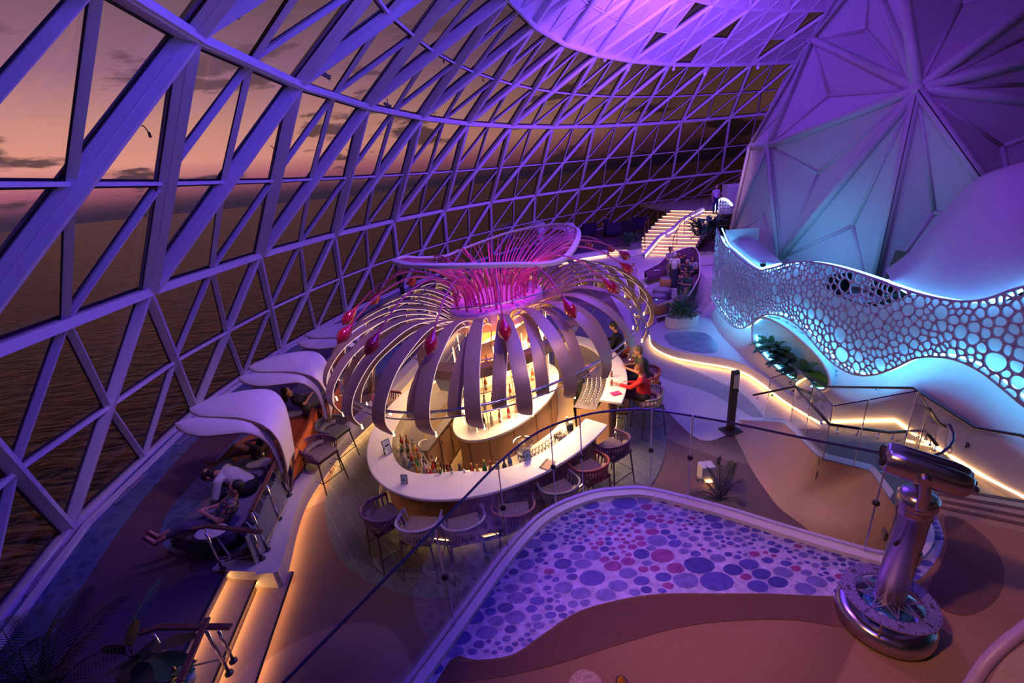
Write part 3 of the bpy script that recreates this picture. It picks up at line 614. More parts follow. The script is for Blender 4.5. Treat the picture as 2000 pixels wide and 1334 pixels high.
# perforated screen: cells grown from jittered centres, each hole a smooth rounded opening
rs = random.Random(11); cells = []; s = .72
def cellsize(s): return interp([(0, .15), (3, .15), (4.2, .12), (5.2, .13), (6.4, .17), (7.6, .17), (8.6, .16), (9.6, .2), (13, .22)], s)
tries = 0
while tries < 26000:
    tries += 1
    s = rs.uniform(.72, 11.6); b_, t_ = zb(s), zt(s); z = rs.uniform(b_+.03, t_-.03); d = cellsize(s)*rs.choice((.5, .62, .8, 1.0, 1.3, 1.7))
    edge_k = min(z-b_, t_-z)
    if edge_k < .22: d *= .72
    if all((s-c[0])**2+(z-c[1])**2 > ((d+c[2])*.5)**2 for c in cells if abs(s-c[0]) < .5): cells.append((s, z, d))
ss = MB(); NA = 18
def slope(fn, s): return (fn(s+.02)-fn(s-.02))/.04
for (s, z, d) in cells:
    nb = [(c[0]-s, c[1]-z, c[2]) for c in cells if c[0] != s and abs(c[0]-s) < .75 and abs(c[1]-z) < .75]
    cons = []
    for (dx, dz, d2) in nb:
        L_ = math.hypot(dx, dz); f = (L_*L_+(d*d-d2*d2)*.25)/(2*L_); cons.append((f, dx/L_, dz/L_))
    for fn, sg in ((zb, -1), (zt, 1)):
        k = slope(fn, s); nl = math.hypot(k, 1); dist_ = abs(fn(s)-z)/nl; cons.append((dist_, -sg*k/nl*1.0 if False else (-k/nl)*sg, sg/nl))
    cons += [(max(.02, s-.70), -1, 0)]
    rr = []
    for a in range(NA):
        ca, sa = math.cos(2*PI*a/NA), math.sin(2*PI*a/NA); r = .6
        for f, nx, nz_ in cons:
            dt = ca*nx+sa*nz_
            if dt > .05: r = min(r, f/dt)
        rr.append(r)
    gap = .0135
    hole = [max(.008, min(rr[(a-1) % NA]*1.0, rr[a], rr[(a+1) % NA]*1.0)*.0+((rr[a]**-3+rr[(a-1) % NA]**-3*.5+rr[(a+1) % NA]**-3*.5)/2)**(-1/3)-gap) for a in range(NA)]
    hole = [min(h, r-.006) for h, r in zip(hole, rr)]
    hole = [(hole[a-1]+2*hole[a]+hole[(a+1) % NA])/4 for a in range(NA)]; hole = [max(.005, min(h, r-.006)) for h, r in zip(hole, rr)]
    o_ = len(ss.v)
    for a in range(NA):
        ca, sa = math.cos(2*PI*a/NA), math.sin(2*PI*a/NA)
        ss.v.append(wall_at(s+ca*rr[a]*1.012, z+sa*rr[a]*1.012, -.02)); ss.v.append(wall_at(s+ca*hole[a], z+sa*hole[a], -.02))
    for a in range(NA): b2 = (a+1) % NA; ss.f.append((o_+2*a, o_+2*b2, o_+2*b2+1, o_+2*a+1))
scr = thing('perforated_screen', 'long wavy white screen pierced with bubble shaped holes, lit cyan from behind', 'screen', wall_at(6, 0))
scm = mat('screen_paint', (0.50, 0.48, 0.52), 0.45, var=0.04, scale=3)
ss.build('screen_panel', scm, scr, solid=.022, fixn=False)
for fn in (zb, zt): MB().tube([wall_at(.72+12*k/160, fn(.72+12*k/160), -.02) for k in range(161)], .018, 6).build('edge_trim', scm, scr, smooth=True)
# planter opening: rim, bowl
def egg(t, k=1.0, off=0.0):
    a = R(6); u = 1.40*k*math.cos(t); v = (.50+.05*(-math.cos(t)))*k*math.sin(t)
    ds = u*math.cos(a)+v*math.sin(a); dz = -u*math.sin(a)+v*math.cos(a)
    s = 5.45+ds; z = 1.14+dz; return wall_at(s, z, off+off_at(s, z)*.3)
pl = thing('wall_planter', 'egg shaped glowing planter niche in the white wall under the screen', 'planter', egg(0))
n_ = 72
MB().tube([egg(2*PI*k/n_, 1.02, -.03) for k in range(n_)], .035, 8, closed=True).build('rim', white, pl, smooth=True)
rows = [[egg(2*PI*k/n_, q_, o_) for k in range(n_+1)] for q_, o_ in ((1.02, -.02), (1.0, .15), (.93, .40), (.7, .6), (.35, .68), (.02, .70))]
MB().grid(rows).build('bowl', mat('bowl_paint', (0.62, 0.72, 0.76), 0.5), pl, smooth=True)
MB().tube([egg(PI+.4+2.3*k/30, .97, .05) for k in range(31)], .012, 5).build('led_strip', ledc, pl)
# warm strip along the foot of the wall, white bench platform
led_pts = px_([(1520, 772)], 0)
BNC = cr(px_([(1268, 655), (1275, 678), (1310, 697), (1360, 708), (1420, 718), (1455, 730), (1490, 752), (1525, 780), (1565, 806), (1602, 828)], .10), 5)
Pb = [Vector((p.x, p.y, 0)) for p in BNC]; back = [wall_at(s, 0, .05) for s in (7.0, 6, 5, 4, 3, 2, 1.3, .72)]
bz = MB(); hb_ = []
for i, p in enumerate(Pb): hb_.append(.34 if i < 25 else max(.06, .34-.28*(i-25)/14))
far_e = px_([(1330, 612), (1288, 628)], .34)
ring_ = Pb+back+[Vector((p.x, p.y, 0)) for p in far_e]
MB().prism(ring_, .12, .34).build('trim_bench', white, tri=True, bevel=.02); tag(bpy.data.objects['trim_bench'], kind=STR)
tag(MB().tube([Vector((p.x, p.y, .10)) for p in Pb], .016, 5).build('led_strip_light', ledw), 'warm light strip under the white kidney shaped bench platform', 'light strip')
pool = cr(px_([(1298, 655), (1330, 649), (1372, 650), (1395, 665), (1402, 682), (1390, 690), (1350, 687), (1312, 675)], .34), 5, True)
o = flat(pool, .352, .012, 'shallow_basin', mat('blue_grey_top', (0.22, 0.30, 0.40), 0.25, var=0.3, scale=3)); tag(o, 'grey blue kidney shaped inset on top of the white platform', 'basin')
# ------------------------------------------------------------------ stair between the overlook and the hall
st = thing('staircase', 'carpeted stair with a landing beside the white wall', 'stairs', at(1800, 900, 1), kind=None)
tread = carpet('stair_carpet', [(0.50, 0.31, 0.16), (0.44, 0.27, 0.14)], 0.8, 0.95, 200)
slate = mat('landing_slate', (0.13, 0.125, 0.13), 0.7, var=0.1, scale=30)
# landing at 0.95
ZM = .95
lp = px_([(1795, 842), (1910, 937), (2000, 972), (2090, 1010)], 1.0); 
l0, l1 = stepE[0], stepE[0]+sdx*4; ndir = Vector((-sdx.y, sdx.x, 0)); ndir = ndir if ndir.y > 0 else -ndir
tw = .30
SL = []
for k in range(5):
    zk = ZO-.13*k; A_, B_ = at(1835-3*k, 1003-13*k, zk), at(2000, 1040-15*k, zk); B_ = A_+(B_-A_)*2.6; SL.append((A_, B_))
for k in range(4):
    z = ZO-.13*(k+1); (a, b), (d_, c_) = SL[k], SL[k+1]
    MB().prism([(p.x, p.y) for p in (a, b, c_, d_)], ZM-.3, z).build('step', tread, st)
    MB().beam(Vector((d_.x, d_.y, z)), Vector((c_.x, c_.y, z)), Vector((0, 0, 1)), .05, .006).build('nosing', MATS['dark_band_carpet'], st)
base = SL[4][0]
tanT = px_([(1600, 895), (1665, 913), (1700, 921)], ZM); tanU = at(1745, 985, 1.4)
land = [Vector((p.x, p.y, 0)) for p in tanT]+[Vector((tanU.x, tanU.y, 0)), Vector((base.x, base.y, 0)), Vector((base.x, base.y, 0))+sdx*3, wall_at(10.4, 0, .1), wall_at(9.6, 0, .1), wall_at(8.7, 0, .1), at(1640, 868, ZM)]
MB().prism(land, ZM-.12, ZM).build('landing', slate, st, tri=True)
# lower flight from landing down to the hall along the wall
nS = 6
for k in range(nS):
    z = ZM-(ZM/(nS))*(k+1)+.0; f0, f1 = k/nS, (k+1)/nS
    i0 = at(1600, 895, ZM).lerp(at(1532, 826, .02), f0); i1 = at(1600, 895, ZM).lerp(at(1532, 826, .02), f1); i0.z = i1.z = 0
    o0 = wall_at(8.4-1.5*f0, 0, .1); o1 = wall_at(8.4-1.5*f1, 0, .1)
    if z > .01: MB().prism([i0, i1, o1, o0], 0, z).build('step', slate, st)
tag(MB().tube([wall_at(6.9, .20, -.04), wall_at(8.3, 1.08, -.04), wall_at(8.7, 1.05, -.04), wall_at(9.6, 1.03, -.03), wall_at(10.4, 1.06, -.03), wall_at(11.5, 1.1, -.03)], .016, 5).build('led_strip_light', ledw), 'warm light strip at the foot of the wall beside the stair', 'light strip')
# tan flared stair wall
tt = [at(1440, 820, .12), at(1530, 825, .22), at(1565, 860, .6), at(1600, 895, ZM+.05), at(1700, 920, ZM+.05), at(1745, 985, 1.5), at(1790, 1050, 1.75)]
bb = px_([(1430, 842), (1450, 880), (1470, 920), (1495, 957), (1520, 990), (1550, 1013), (1600, 1050), (1660, 1090), (1720, 1120)], 0)
TT = cr([tt[0], tt[1]], 6)+[tt[1].lerp(tt[2], .5), tt[2], tt[3]]+[tt[3].lerp(tt[4], k/3) for k in (1, 2, 3)]+[tt[5], tt[6]]; BB = cr(bb, 4); nn = 24
def res(P, n):
    a = [0]
    for x, y in zip(P, P[1:]): a.append(a[-1]+(y-x).length)
    o = []
    for k in range(n+1):
        s = a[-1]*k/n; i = next((j for j in range(len(a)-1) if s <= a[j+1]+1e-9), len(a)-2); o.append(P[i].lerp(P[i+1], (s-a[i])/max(1e-9, a[i+1]-a[i])))
    return o
TR, BR = res(TT, nn), res(BB, nn)
rows = []
for j in range(9):
    t = j/8; rows.append([b.lerp(a, t)+Vector((.25, 0, 0))*math.sin(PI*t)*.6 for a, b in zip(TR, BR)])
tanw = mat('tan_wall_paint', (0.50, 0.31, 0.22), 0.55, var=0.03, scale=2)
tag(MB().grid(rows).build('wall_stair', tanw, smooth=True), kind=STR)
q = MB().strip([p+Vector((0, 0, .012)) for p in TR[:-4]], [p+Vector((.13, .10, .012)) for p in TR[:-4]]); tag(q.build('trim_4', white), kind=STR)
# glass along the stair
sg = thing('stair_balustrade', 'frameless glass panels and dark handrail along the inner side of the stair', 'balustrade', tt[3])
topl = [(1500, 738), (1556, 722), (1580, 750), (1626, 793), (1691, 780), (1775, 759), (1811, 797), (1835, 827)]
gb = [at(1494, 821, .15), at(1543, 825, .22), at(1570, 862, .6), at(1607, 899, ZM+.05), at(1667, 912, ZM+.05), at(1751, 925, ZM+.05), at(1785, 905, ZM+.05), at(1820, 880, ZM+.05)]
def above(p, px, py):        # height over point p seen at pixel row of (px,py)
    v = ray(px, py); t = (v.x*p.x+v.y*p.y)/(v.x*v.x+v.y*v.y); return Vector((p.x, p.y, H+v.z*t))
gt = [above(p, *t) for p, t in zip(gb, topl)]
for i in range(len(gb)-1):
    a, b, c_, d_ = gb[i].lerp(gb[i+1], .02), gb[i].lerp(gb[i+1], .98), gt[i].lerp(gt[i+1], .98), gt[i].lerp(gt[i+1], .02)
    MB().add([a, b, c_, d_], [(0, 1, 2, 3)]).build('glass_panel', BG, sg, solid=.012)
    MB().tube([d_, c_], .008, 6).build('top_edge', MATS['violet_edge'], sg)
for a, b in zip(gb, gt): MB().tube([a, b], .007, 6).build('seam_rod', chrome, sg)
# handrails
hr = [above(at(1466, 815, .05), 1458, 770), above(at(1543, 825, .22), 1553, 755), above(gb[3], 1620, 829), above(at(1720, 905, ZM), 1700, 836), above(at(1793, 890, ZM), 1795, 838), above(at(1822, 905, ZM), 1820, 868)]
rail = thing('handrail', 'dark handrail on round brackets along the glass of the stair', 'handrail', hr[0])
dk = mat('dark_rail', (0.035, 0.03, 0.04), 0.35, 0.3)
MB().tube(hr, .022, 8).build('rail', dk, rail, smooth=True)
for a, b in zip(hr, hr[1:]):
    for t in (.15, .5, .85):
        p = a.lerp(b, t); MB().tube([p, p+Vector((0, 0, -.06)), p+Vector((-.05, -.05, -.07))], .008, 6).build('bracket', chrome, rail); MB().ell(p+Vector((-.05, -.05, -.07)), (.022, .022, .022), 8).build('clamp_disc', chrome, rail, smooth=True)
loop = [above(gb[6], 1811, 797), above(gb[7], 1835, 827)]; q0 = loop[-1]
cl = [loop[0], loop[1], q0+Vector((.10, -.12, -.04)), q0+Vector((.10, -.32, -.10)), q0+Vector((0, -.42, -.12))]
MB().tube(cr(cl, 6), .020, 8).build('rail_end', dk, rail, smooth=True)
wrl = [wall_at(*a, -.08) for a in ((5.75, .98), (6.85, .97), (8.5, 1.78), (9.44, 1.66), (9.9, 1.84), (11, 1.9))]
wrail = thing('wall_handrail', 'dark handrail bracketed to the white wall above the stair', 'handrail', wrl[0])
MB().tube(wrl, .022, 8).build('rail', dk, wrail, smooth=True)
for s_, z_ in ((6.0, .98), (6.5, .97), (7.1, 1.12), (7.9, 1.5), (8.6, 1.77), (9.2, 1.69), (9.7, 1.77), (10.2, 1.86)):
    p = wall_at(s_, z_, -.08); MB().tube([p, p+Vector((0, 0, -.06)), wall_at(s_, z_-.08, 0)], .009, 6).build('bracket', chrome, wrail)
# ------------------------------------------------------------------ faceted white structure
tp = dict(V1=(1792, 174, 8.6), V2=(1502, 285, 13.2), V3=(1588, 78, 13.5), S1=(1467, 285, 15), S0=(1427, 462, 15.5), P=(1523, 506, 12.6), Q=(1990, 450, 8.0), Q2=(1900, 620, 9.3), PB=(1700, 590, 10.8), R1=(2150, 215, 8.2), R2=(2150, 85, 8.2), R3=(2150, -90, 8.4), T2=(1750, -110, 9.5), T1=(1700, -60, 11.6), T0=(1650, -30, 14.5), S3=(1575, 110, 15.5), QR=(2200, 600, 7.5))
tpv = {k: far(*v) for k, v in tp.items()}
tri_ = [('V1', 'V2', 'P'), ('V1', 'P', 'PB'), ('V1', 'PB', 'Q'), ('V1', 'V2', 'V3'), ('V1', 'V3', 'T1'), ('V1', 'T1', 'T2'), ('V1', 'T2', 'R3'), ('V1', 'R3', 'R2'), ('V1', 'R2', 'R1'), ('V1', 'R1', 'Q'), ('V2', 'S1', 'V3'), ('V3', 'T0', 'T1'), ('V3', 'S3', 'T0'), ('V2', 'P', 'S0'), ('V2', 'S0', 'S1'), ('PB', 'Q2', 'Q'), ('Q', 'QR', 'R1'), ('S1', 'S3', 'V3')]
tent = thing('wall_tent', 'giant white faceted structure of folded triangular panels', None, (0, 0, 0), kind=STR)
tw_ = mat('tent_paint', (0.50, 0.45, 0.50), 0.5, var=0.02, scale=1)
tc_ = Vector((13, 12, 5)); edges = set()
camp = Vector((0, 0, H))
for (a, b, c_) in tri_:
    A_, B_, C_ = tpv[a], tpv[b], tpv[c_]; nn_ = (B_-A_).cross(C_-A_).normalized()
    if nn_.dot(camp-A_) < 0: nn_ = -nn_
    G_ = (A_+B_+C_)/3; sz = (((B_-A_).cross(C_-A_)).length)**.5
    G_ = G_-nn_*sz*.06          # each panel folds inward to a three-armed crease
    MB().add([A_, B_, C_, G_], [(0, 1, 3), (1, 2, 3), (2, 0, 3)]).build('folded_panel', tw_, tent, fixn=False)
    for p_ in (A_, B_, C_): MB().tube([p_.lerp(G_, .06), G_], [.035, .05], 8).build('crease', tw_, tent, smooth=True)
    for e_ in ((a, b), (b, c_), (c_, a)): edges.add(tuple(sorted(e_)))
sb_ = MB()
for a, b in edges:
    A_, B_ = tpv[a], tpv[b]; MB().tube([A_, B_], .10, 12).build('padded_ridge', tw_, tent, smooth=True)
    n_d = (camp-(A_+B_)/2).normalized(); sb_.tube([A_+n_d*.101, B_+n_d*.101], .010, 4)
tag(sb_.build('dark_seam', black, tent), kind='stuff')
q = MB()
for n_ in ('V1', 'V2', 'V3', 'P'): q.ell(tpv[n_], (.12, .12, .12), 12)
q.build('ridge_boss', tw_, tent, smooth=True)
# dim upper lounge over the screen: dark strip added, shade put into its colour
ulm = mat('umber_shade', (.10, .07, .045), .6, var=.3, scale=2); q = MB(); q.strip([wall_at(4.6+4.2*k/20, 1.95, 2.6) for k in range(21)], [wall_at(4.6+4.2*k/20, 3.0, 2.8) for k in range(21)]); tag(q.build('wall_lounge_shade', ulm), kind=STR)
for s_, o_, nm_ in ((6.0, .9, 'pale square table in the dim upper lounge behind the screen'), (6.8, 1.2, 'second pale table in the dim upper lounge, further along')):
    p_ = wall_at(s_, 1.95, o_+.2); t_ = thing('lounge_table', nm_, 'table', p_); MB().box(p_+Vector((0, 0, .46)), (.55, .55, .04)).build('table_top', mat('pale_table', (.45, .5, .45), .4), t_, bevel=.01); MB().tube([p_, p_+Vector((0, 0, .45))], .03, 8).build('leg', darkm, t_); MB().lathe([(.2, 0), (.2, .02), (.03, .03)], p_, 16).build('foot', darkm, t_)
    for k_ in (-1, 1): c_ = p_+Vector((.1*k_, .6*k_, 0)); ch_ = thing('lounge_chair', 'dark low chair %s the %s' % ('before' if k_ < 0 else 'behind', nm_[:40]), 'chair', c_); MB().box(c_+Vector((0, 0, .34)), (.5, .5, .16)).build('seat', darkm, ch_, bevel=.04); MB().box(c_+Vector((0, .24*k_, .55)), (.5, .1, .45)).build('backrest', darkm, ch_, bevel=.04); [MB().tube([c_+Vector((.2*a_, .2*b_, .28)), c_+Vector((.2*a_, .2*b_, 0))], .015, 5).build('leg', darkm, ch_) for a_ in (-1, 1) for b_ in (-1, 1)]
# smooth white domes rising behind the screen
def blob(name, px, py, w, r, lab, rx=0):
    c_ = far(px, py, w); return c_
def bowl(name, edgepts, tops, m):
    pass
# big dome: surface between the screen foot line and a rising arc
A = [far(x, y, w) for x, y, w in ((1735, 548, 8.2), (1790, 580, 7.2), (1860, 600, 6.4), (1930, 596, 6.0), (2000, 565, 5.7), (2100, 520, 5.4))]
B = [far(x, y, w) for x, y, w in ((1738, 540, 8.6), (1790, 500, 8.4), (1850, 430, 8.0), (1930, 350, 7.4), (2010, 315, 6.9), (2120, 290, 6.5))]
A, B = cr(A, 5), cr(B, 5); rows = []
for j in range(13):
    t = j/12; rows.append([a.lerp(b, t)+(camp-a).normalized()*.35*math.sin(PI*t)*min(1, i/8) for i, (a, b) in enumerate(zip(A, B))])
rows.append([b+Vector((.6, .8, -.1)) for b in B])
tag(MB().grid(rows).build('wall_dome_pod', tw_, smooth=True), kind=STR)
tag(MB().tube([a+Vector((-.06, -.05, .02)) for a in A], .02, 5).build('led_strip_light', ledc), 'cyan light strip at the foot of the large smooth white dome', 'light strip')
A = [far(x, y, w) for x, y, w in ((1411, 464, 14.2), (1430, 492, 13.0), (1455, 515, 12.2), (1485, 525, 11.6), (1528, 517, 11.0))]
B = [far(x, y, w) for x, y, w in ((1413, 461, 14.4), (1440, 457, 14.0), (1475, 468, 13.0), (1505, 492, 12.0), (1529, 515, 11.2))]
A, B = cr(A, 6), cr(B, 6); rows = []
for j in range(9):
    t = j/8; rows.append([a.lerp(b, t)+(camp-a).normalized()*.5*math.sin(PI*t)*math.sin(PI*i/(len(A)-1)) for i, (a, b) in enumerate(zip(A, B))])
tag(MB().grid(rows).build('wall_pod', tw_, smooth=True), kind=STR)
tag(MB().tube([a+Vector((-.10, -.10, .05)) for a in A], .028, 5).build('led_strip_light', ledc), 'cyan light strip at the foot of the small white dome', 'light strip')
cc_ = far(1490, 517, 10.9); cv = thing('security_camera', 'small dark camera on the small glowing white dome', 'camera', cc_)
MB().ell(cc_, (.07, .07, .07), 12).build('lens_dome', black, cv, smooth=True); MB().lathe([(.09, 0), (.09, .03), (.06, .05)], cc_+Vector((0, .03, .04)), 14).build('housing', white, cv, smooth=True)
# ------------------------------------------------------------------ the flower canopy over the bar
FC = Vector((-.05, 9.45, 0)); FT = R(57); ct, sn = math.cos(FT), math.sin(FT)
def fe(phi, a, b, z):
    x, y = a*math.cos(phi), b*math.sin(phi); return Vector((FC.x+x*ct-y*sn, FC.y+x*sn+y*ct, z))
fl_ = thing('flower_canopy', 'huge metal flower canopy with a pink funnel, ribs and red pods over the bar', 'sculpture', (FC.x, FC.y, 0))
def quad_mat(name, c, r, **k): return mat(name, c, r, **k)
ribm = mat('rib_satin', (0.44, 0.30, 0.25), 0.40, 0.25, var=0.03, scale=2)
drumm = mat('drum_paint', (0.70, 0.45, 0.72), 0.4, var=0.03, scale=3)
rodm = mat('rod_paint', (0.62, 0.10, 0.30), 0.3, 0.2, var=0.05)
podm = mat('pod_gloss', (0.55, 0.012, 0.06), 0.12, 0.1, var=0.3, scale=6, coat=1.0, bump=0.3)
ledr = mat('rib_led', (1, 0.8, 0.6), emit=.75, ecol=(1.0, 0.66, 0.42))
tipm = mat('tip_led', (1, 0.8, 0.6), emit=8, ecol=(1.0, 0.66, 0.34))
DC = FC+Vector((-.15, -.35, 0))
def de(phi, a, b, z):
    x, y = a*math.cos(phi), b*math.sin(phi); return Vector((DC.x+x*ct-y*sn, DC.y+x*sn+y*ct, z))
n_ = 48
rows = [[de(2*PI*k/n_, a, b, z) for k in range(n_+1)] for a, b, z in ((1.34, .82, 2.62), (1.34, .82, 2.95), (1.30, .78, 3.0), (.72, .42, 3.0), (.72, .42, 3.06), (.66, .38, 3.06), (.66, .38, 2.7))]
MB().grid(rows).build('drum', drumm, fl_, smooth=False)
MB().grid([[de(2*PI*k/n_, a, b, 2.62) for k in range(n_+1)] for a, b in ((1.34, .82), (.05, .03))]).build('drum_underside', ribm, fl_)
NR = 58
for k in range(NR):
    phi = 2*PI*(k+.3)/NR; B_ = k % 2
    tipz, rm, sweep, arch = (1.97, 1.0, 0.0, 3.17) if not B_ else (2.10, .92, .10, 3.05)
    prof = [(0, 2.70), (.18, arch-.16), (.48, arch), (.80, arch-.22), (.98, arch-.58), (1.04, arch-.92), (1.0, tipz)]
    pts = []
    for i, (q_, z) in enumerate(prof):
        a_ = phi+sweep*(1-q_)*1.6
        p0 = de(a_, 1.25, .76, z); p1 = fe(a_, 4.25*rm, 2.95*rm, z); 
        pts.append(p0.lerp(p1, q_))
    Q = cr(pts, 5); n = len(Q); L_, R_ = [], []; Wm = .235 if not B_ else .215
    for i, p in enumerate(Q):
        t = i/(n-1); w = Wm*(.22+.78*min(1, t*2.2)**1.2)
        if t > .90: w *= math.sqrt(max(0.02, 1-((t-.90)/.10)**2*.96))
        rad = Vector((p.x-DC.x, p.y-DC.y, 0)).normalized(); tan = Vector((-rad.y, rad.x, 0))
        # band keeps its right hand edge smooth; rounded only on the other corner at the tip
        full = Wm*(.22+.78*min(1, t*2.2)**1.2)
        R_.append(p+tan*full*.5); L_.append(p+tan*(full*.5-w))
    rb = MB().strip(L_, R_).build('rib', ribm, fl_, solid=.018, smooth=True)
    MB().tube([p+Vector((0, 0, .0)) for p in R_], .006, 4).build('led_edge', ledr, rb)
    MB().lathe([(.006, .05), (.012, 0), (.016, -.03), (.001, -.034)], R_[-1], 8).build('tip_lamp', tipm, rb)
LP = [(-2.02, 8.35, 4.12), (-1.95, 8.0, 4.14), (-1.62, 7.54, 4.13), (-1.14, 7.27, 4.12), (-.46, 7.26, 4.06), (.14, 7.49, 3.97), (.7, 7.91, 3.84), (1.08, 8.32, 3.80), (1.36, 8.75, 3.88), (1.62, 9.47, 4.0), (1.80, 10.4, 4.03), (1.84, 11.1, 4.02), (1.62, 11.6, 4.08), (1.12, 11.86, 4.07), (.29, 11.81, 4.0), (-.39, 11.44, 3.9), (-1.02, 10.85, 3.81), (-1.36, 10.39, 3.77), (-1.79, 9.49, 3.92), (-1.97, 8.8, 4.07)]
LC = cr(LP, 6, True)
q = MB(); n = len(LC)
cc = sum(LC, Vector())/n; vs = []; fs = []
for i, p in enumerate(LC):
    o = Vector((p.x-cc.x, p.y-cc.y, 0)).normalized()
    vs += [p-o*.05+Vector((0, 0, -.02)), p+o*.06+Vector((0, 0, -.06)), p+o*.07+Vector((0, 0, .01)), p-o*.04+Vector((0, 0, .03))]
for i in range(n):
    for j in range(4): a, b = i*4+j, i*4+(j+1) % 4; c_, d_ = ((i+1) % n)*4+(j+1) % 4, ((i+1) % n)*4+j; fs.append((a, b, c_, d_))
q.add(vs, fs); q.build('loop_rim', mat('loop_paint', (0.72, 0.60, 0.68), 0.4), fl_, bevel=.008)
NRD = 76
for k in range(NRD):
    ph = 2*PI*k/NRD
    # match by angle about the centre
    p0 = de(ph, .80+.10*(k % 2), .47+.08*(k % 2), 3.0)
    d0 = (p0-DC); ang = math.atan2(d0.y*1.0, d0.x)
    p3 = LC[int(((k/NRD)+OFFS if False else 0)*n) % n] if False else min(LC, key=lambda p: abs((math.atan2(p.y-cc.y, p.x-cc.x)-ang+PI) % (2*PI)-PI))
    p3 = p3+Vector((0, 0, -.02)); p1 = p0+Vector((0, 0, .62)); p2 = p0.lerp(p3, .50); p2.z = p3.z-.20
    P = [p0*(1-t)**3+p1*3*t*(1-t)**2+p2*3*t*t*(1-t)+p3*t**3 for t in [i/11 for i in range(12)]]
    MB().tube(P, .0135, 6).build('rod', rodm, fl_, smooth=True)
NP_ = 17
for k in range(NP_):
    ph = 2*PI*(k+.62)/NP_
    e_ = fe(ph, 3.95, 2.32, 3.12)+Vector((.10, .18, 0)); s_ = de(ph, 1.15, .70, 3.0); m_ = s_.lerp(e_, .38); m_.z = 3.86; m2 = s_.lerp(e_, .72); m2.z = 3.72
    m0 = s_+Vector((0, 0, .45)); m0 = m0.lerp(e_, .05); m0.z = 3.5
    e0 = e_.copy(); e0.z = 3.36; e0 = s_.lerp(e0, .965); e0.z = 3.40
    P = cr([s_, m0, m_, m2, e0], 7); sm_ = MB().tube(P, [.022-.008*i/len(P) for i in range(len(P))], 7).build('pod_stem', rodm, fl_, smooth=True)
    d = (P[-1]-P[-2]).normalized(); d = (d+Vector((0, 0, -.15))).normalized(); M_ = d.to_track_quat('Z', 'Y').to_matrix()
    MB().lathe([(.013, -.02), (.022, .06), (.05, .13), (.095, .22), (.108, .28), (.098, .34), (.06, .40), (.02, .45), (.002, .47)], P[-1], 9, M_).build('pod', podm, sm_, smooth=True)
hoopm = mat('blue_steel_tube', (0.42, 0.45, 0.60), 0.22, 0.9)
for a, b, z, r in ((4.08, 2.80, 2.24, .022), (4.10, 2.83, 2.13, .012), (2.75, 1.85, 2.46, .014), (2.2, 1.5, 3.28, .012)):
    MB().tube([fe(2*PI*k/90, a, b, z) for k in range(90)], r, 7, closed=True).build('hoop', hoopm, fl_, smooth=True)
# oval soffit band hung under the drum
so = MB(); rows = [[BC+(fe(2*PI*k/72, a, b, z)-FC)+Vector((.05, .25, 0))*1.0 for k in range(73)] for a, b, z in ((2.25, 1.38, 2.30), (2.25, 1.38, 2.46), (1.98, 1.14, 2.46), (1.98, 1.14, 2.30), (2.25, 1.38, 2.30))]
for r_ in rows:
    for p in r_: pass
so.grid(rows); so.build('soffit_band', mat('bronze_panel', (0.30, 0.20, 0.17), 0.4, 0.4, var=0.1), fl_, smooth=False)
for k in range(10):
    a = 2*PI*k/10; p = BC+(fe(a, 2.1, 1.25, 2.44)-FC)+Vector((.05, .25, 0)); q0 = de(a, 1.2, .72, 2.64); MB().tube([p, q0], .012, 6).build('hanger', hoopm, fl_)
# ------------------------------------------------------------------ back bar island
def be(phi, a, b, z, c=BC, th=BTH):
    x, y = a*math.cos(phi), b*math.sin(phi); return Vector((c.x+x*math.cos(th)-y*math.sin(th), c.y+x*math.sin(th)+y*math.cos(th), z))
isl = thing('back_bar', 'warmly lit oval back bar with tan panels, white ledge and bottle shelves', 'bar', (BC.x, BC.y, 0))
tan = mat('tan_panel', (0.62, 0.40, 0.22), 0.4, var=0.06, scale=4)
q = MB(); n_ = 60
MB().grid([[be(2*PI*k/n_, a, b, z) for k in range(n_+1)] for a, b, z in ((1.66, .78, 0.02), (1.66, .78, .94))]).build('cabinet_body', tan, isl, smooth=True)
MB().prism([be(2*PI*k/n_, 1.78, .86, 0) for k in range(n_)], .94, 1.0)  .build('ledge', topw, isl, bevel=.01)
for k in range(14):
    a = 2*PI*k/14; MB().beam(be(a, 1.665, .784, .03), be(a, 1.665, .784, .93), be(a, 1, 1, 0)-BC, .008, .006).build('panel_joint', darkm, isl)
glow = mat('backlit_panel', (1, .8, .5), emit=1.5, ecol=(1.0, 0.60, 0.24))
MB().grid([[be(2*PI*k/n_, 1.20, .40, z) for k in range(n_+1)] for z in (1.0, 1.95)]).build('backlit_core', glow, isl, smooth=True)
MB().grid([[be(2*PI*k/n_, 1.20, .40, z) for k in range(n_+1)] for z in (1.95, 2.62)]).build('upper_core', tan, isl, smooth=True)
shm = mat('shelf_metal', (0.55, 0.45, 0.35), 0.3, 0.6); lin = mat('shelf_led', (1, .8, .5), emit=5, ecol=(1.0, 0.66, 0.30))
for z in (1.38, 1.76, 2.14): MB().grid([[be(2*PI*k/n_, a, b, zz) for k in range(n_+1)] for a, b, zz in ((1.22, .42, z), (1.48, .64, z), (1.48, .64, z+.02), (1.22, .42, z+.02))]).build('shelf', shm, isl)
for k in range(22):
    a = 2*PI*(k+.5)/22
    MB().tube([be(a, 1.50, .66, 1.0), be(a, 1.50, .66, 2.62)], .008, 5).build('shelf_post', lin if k % 2 else shm, isl)
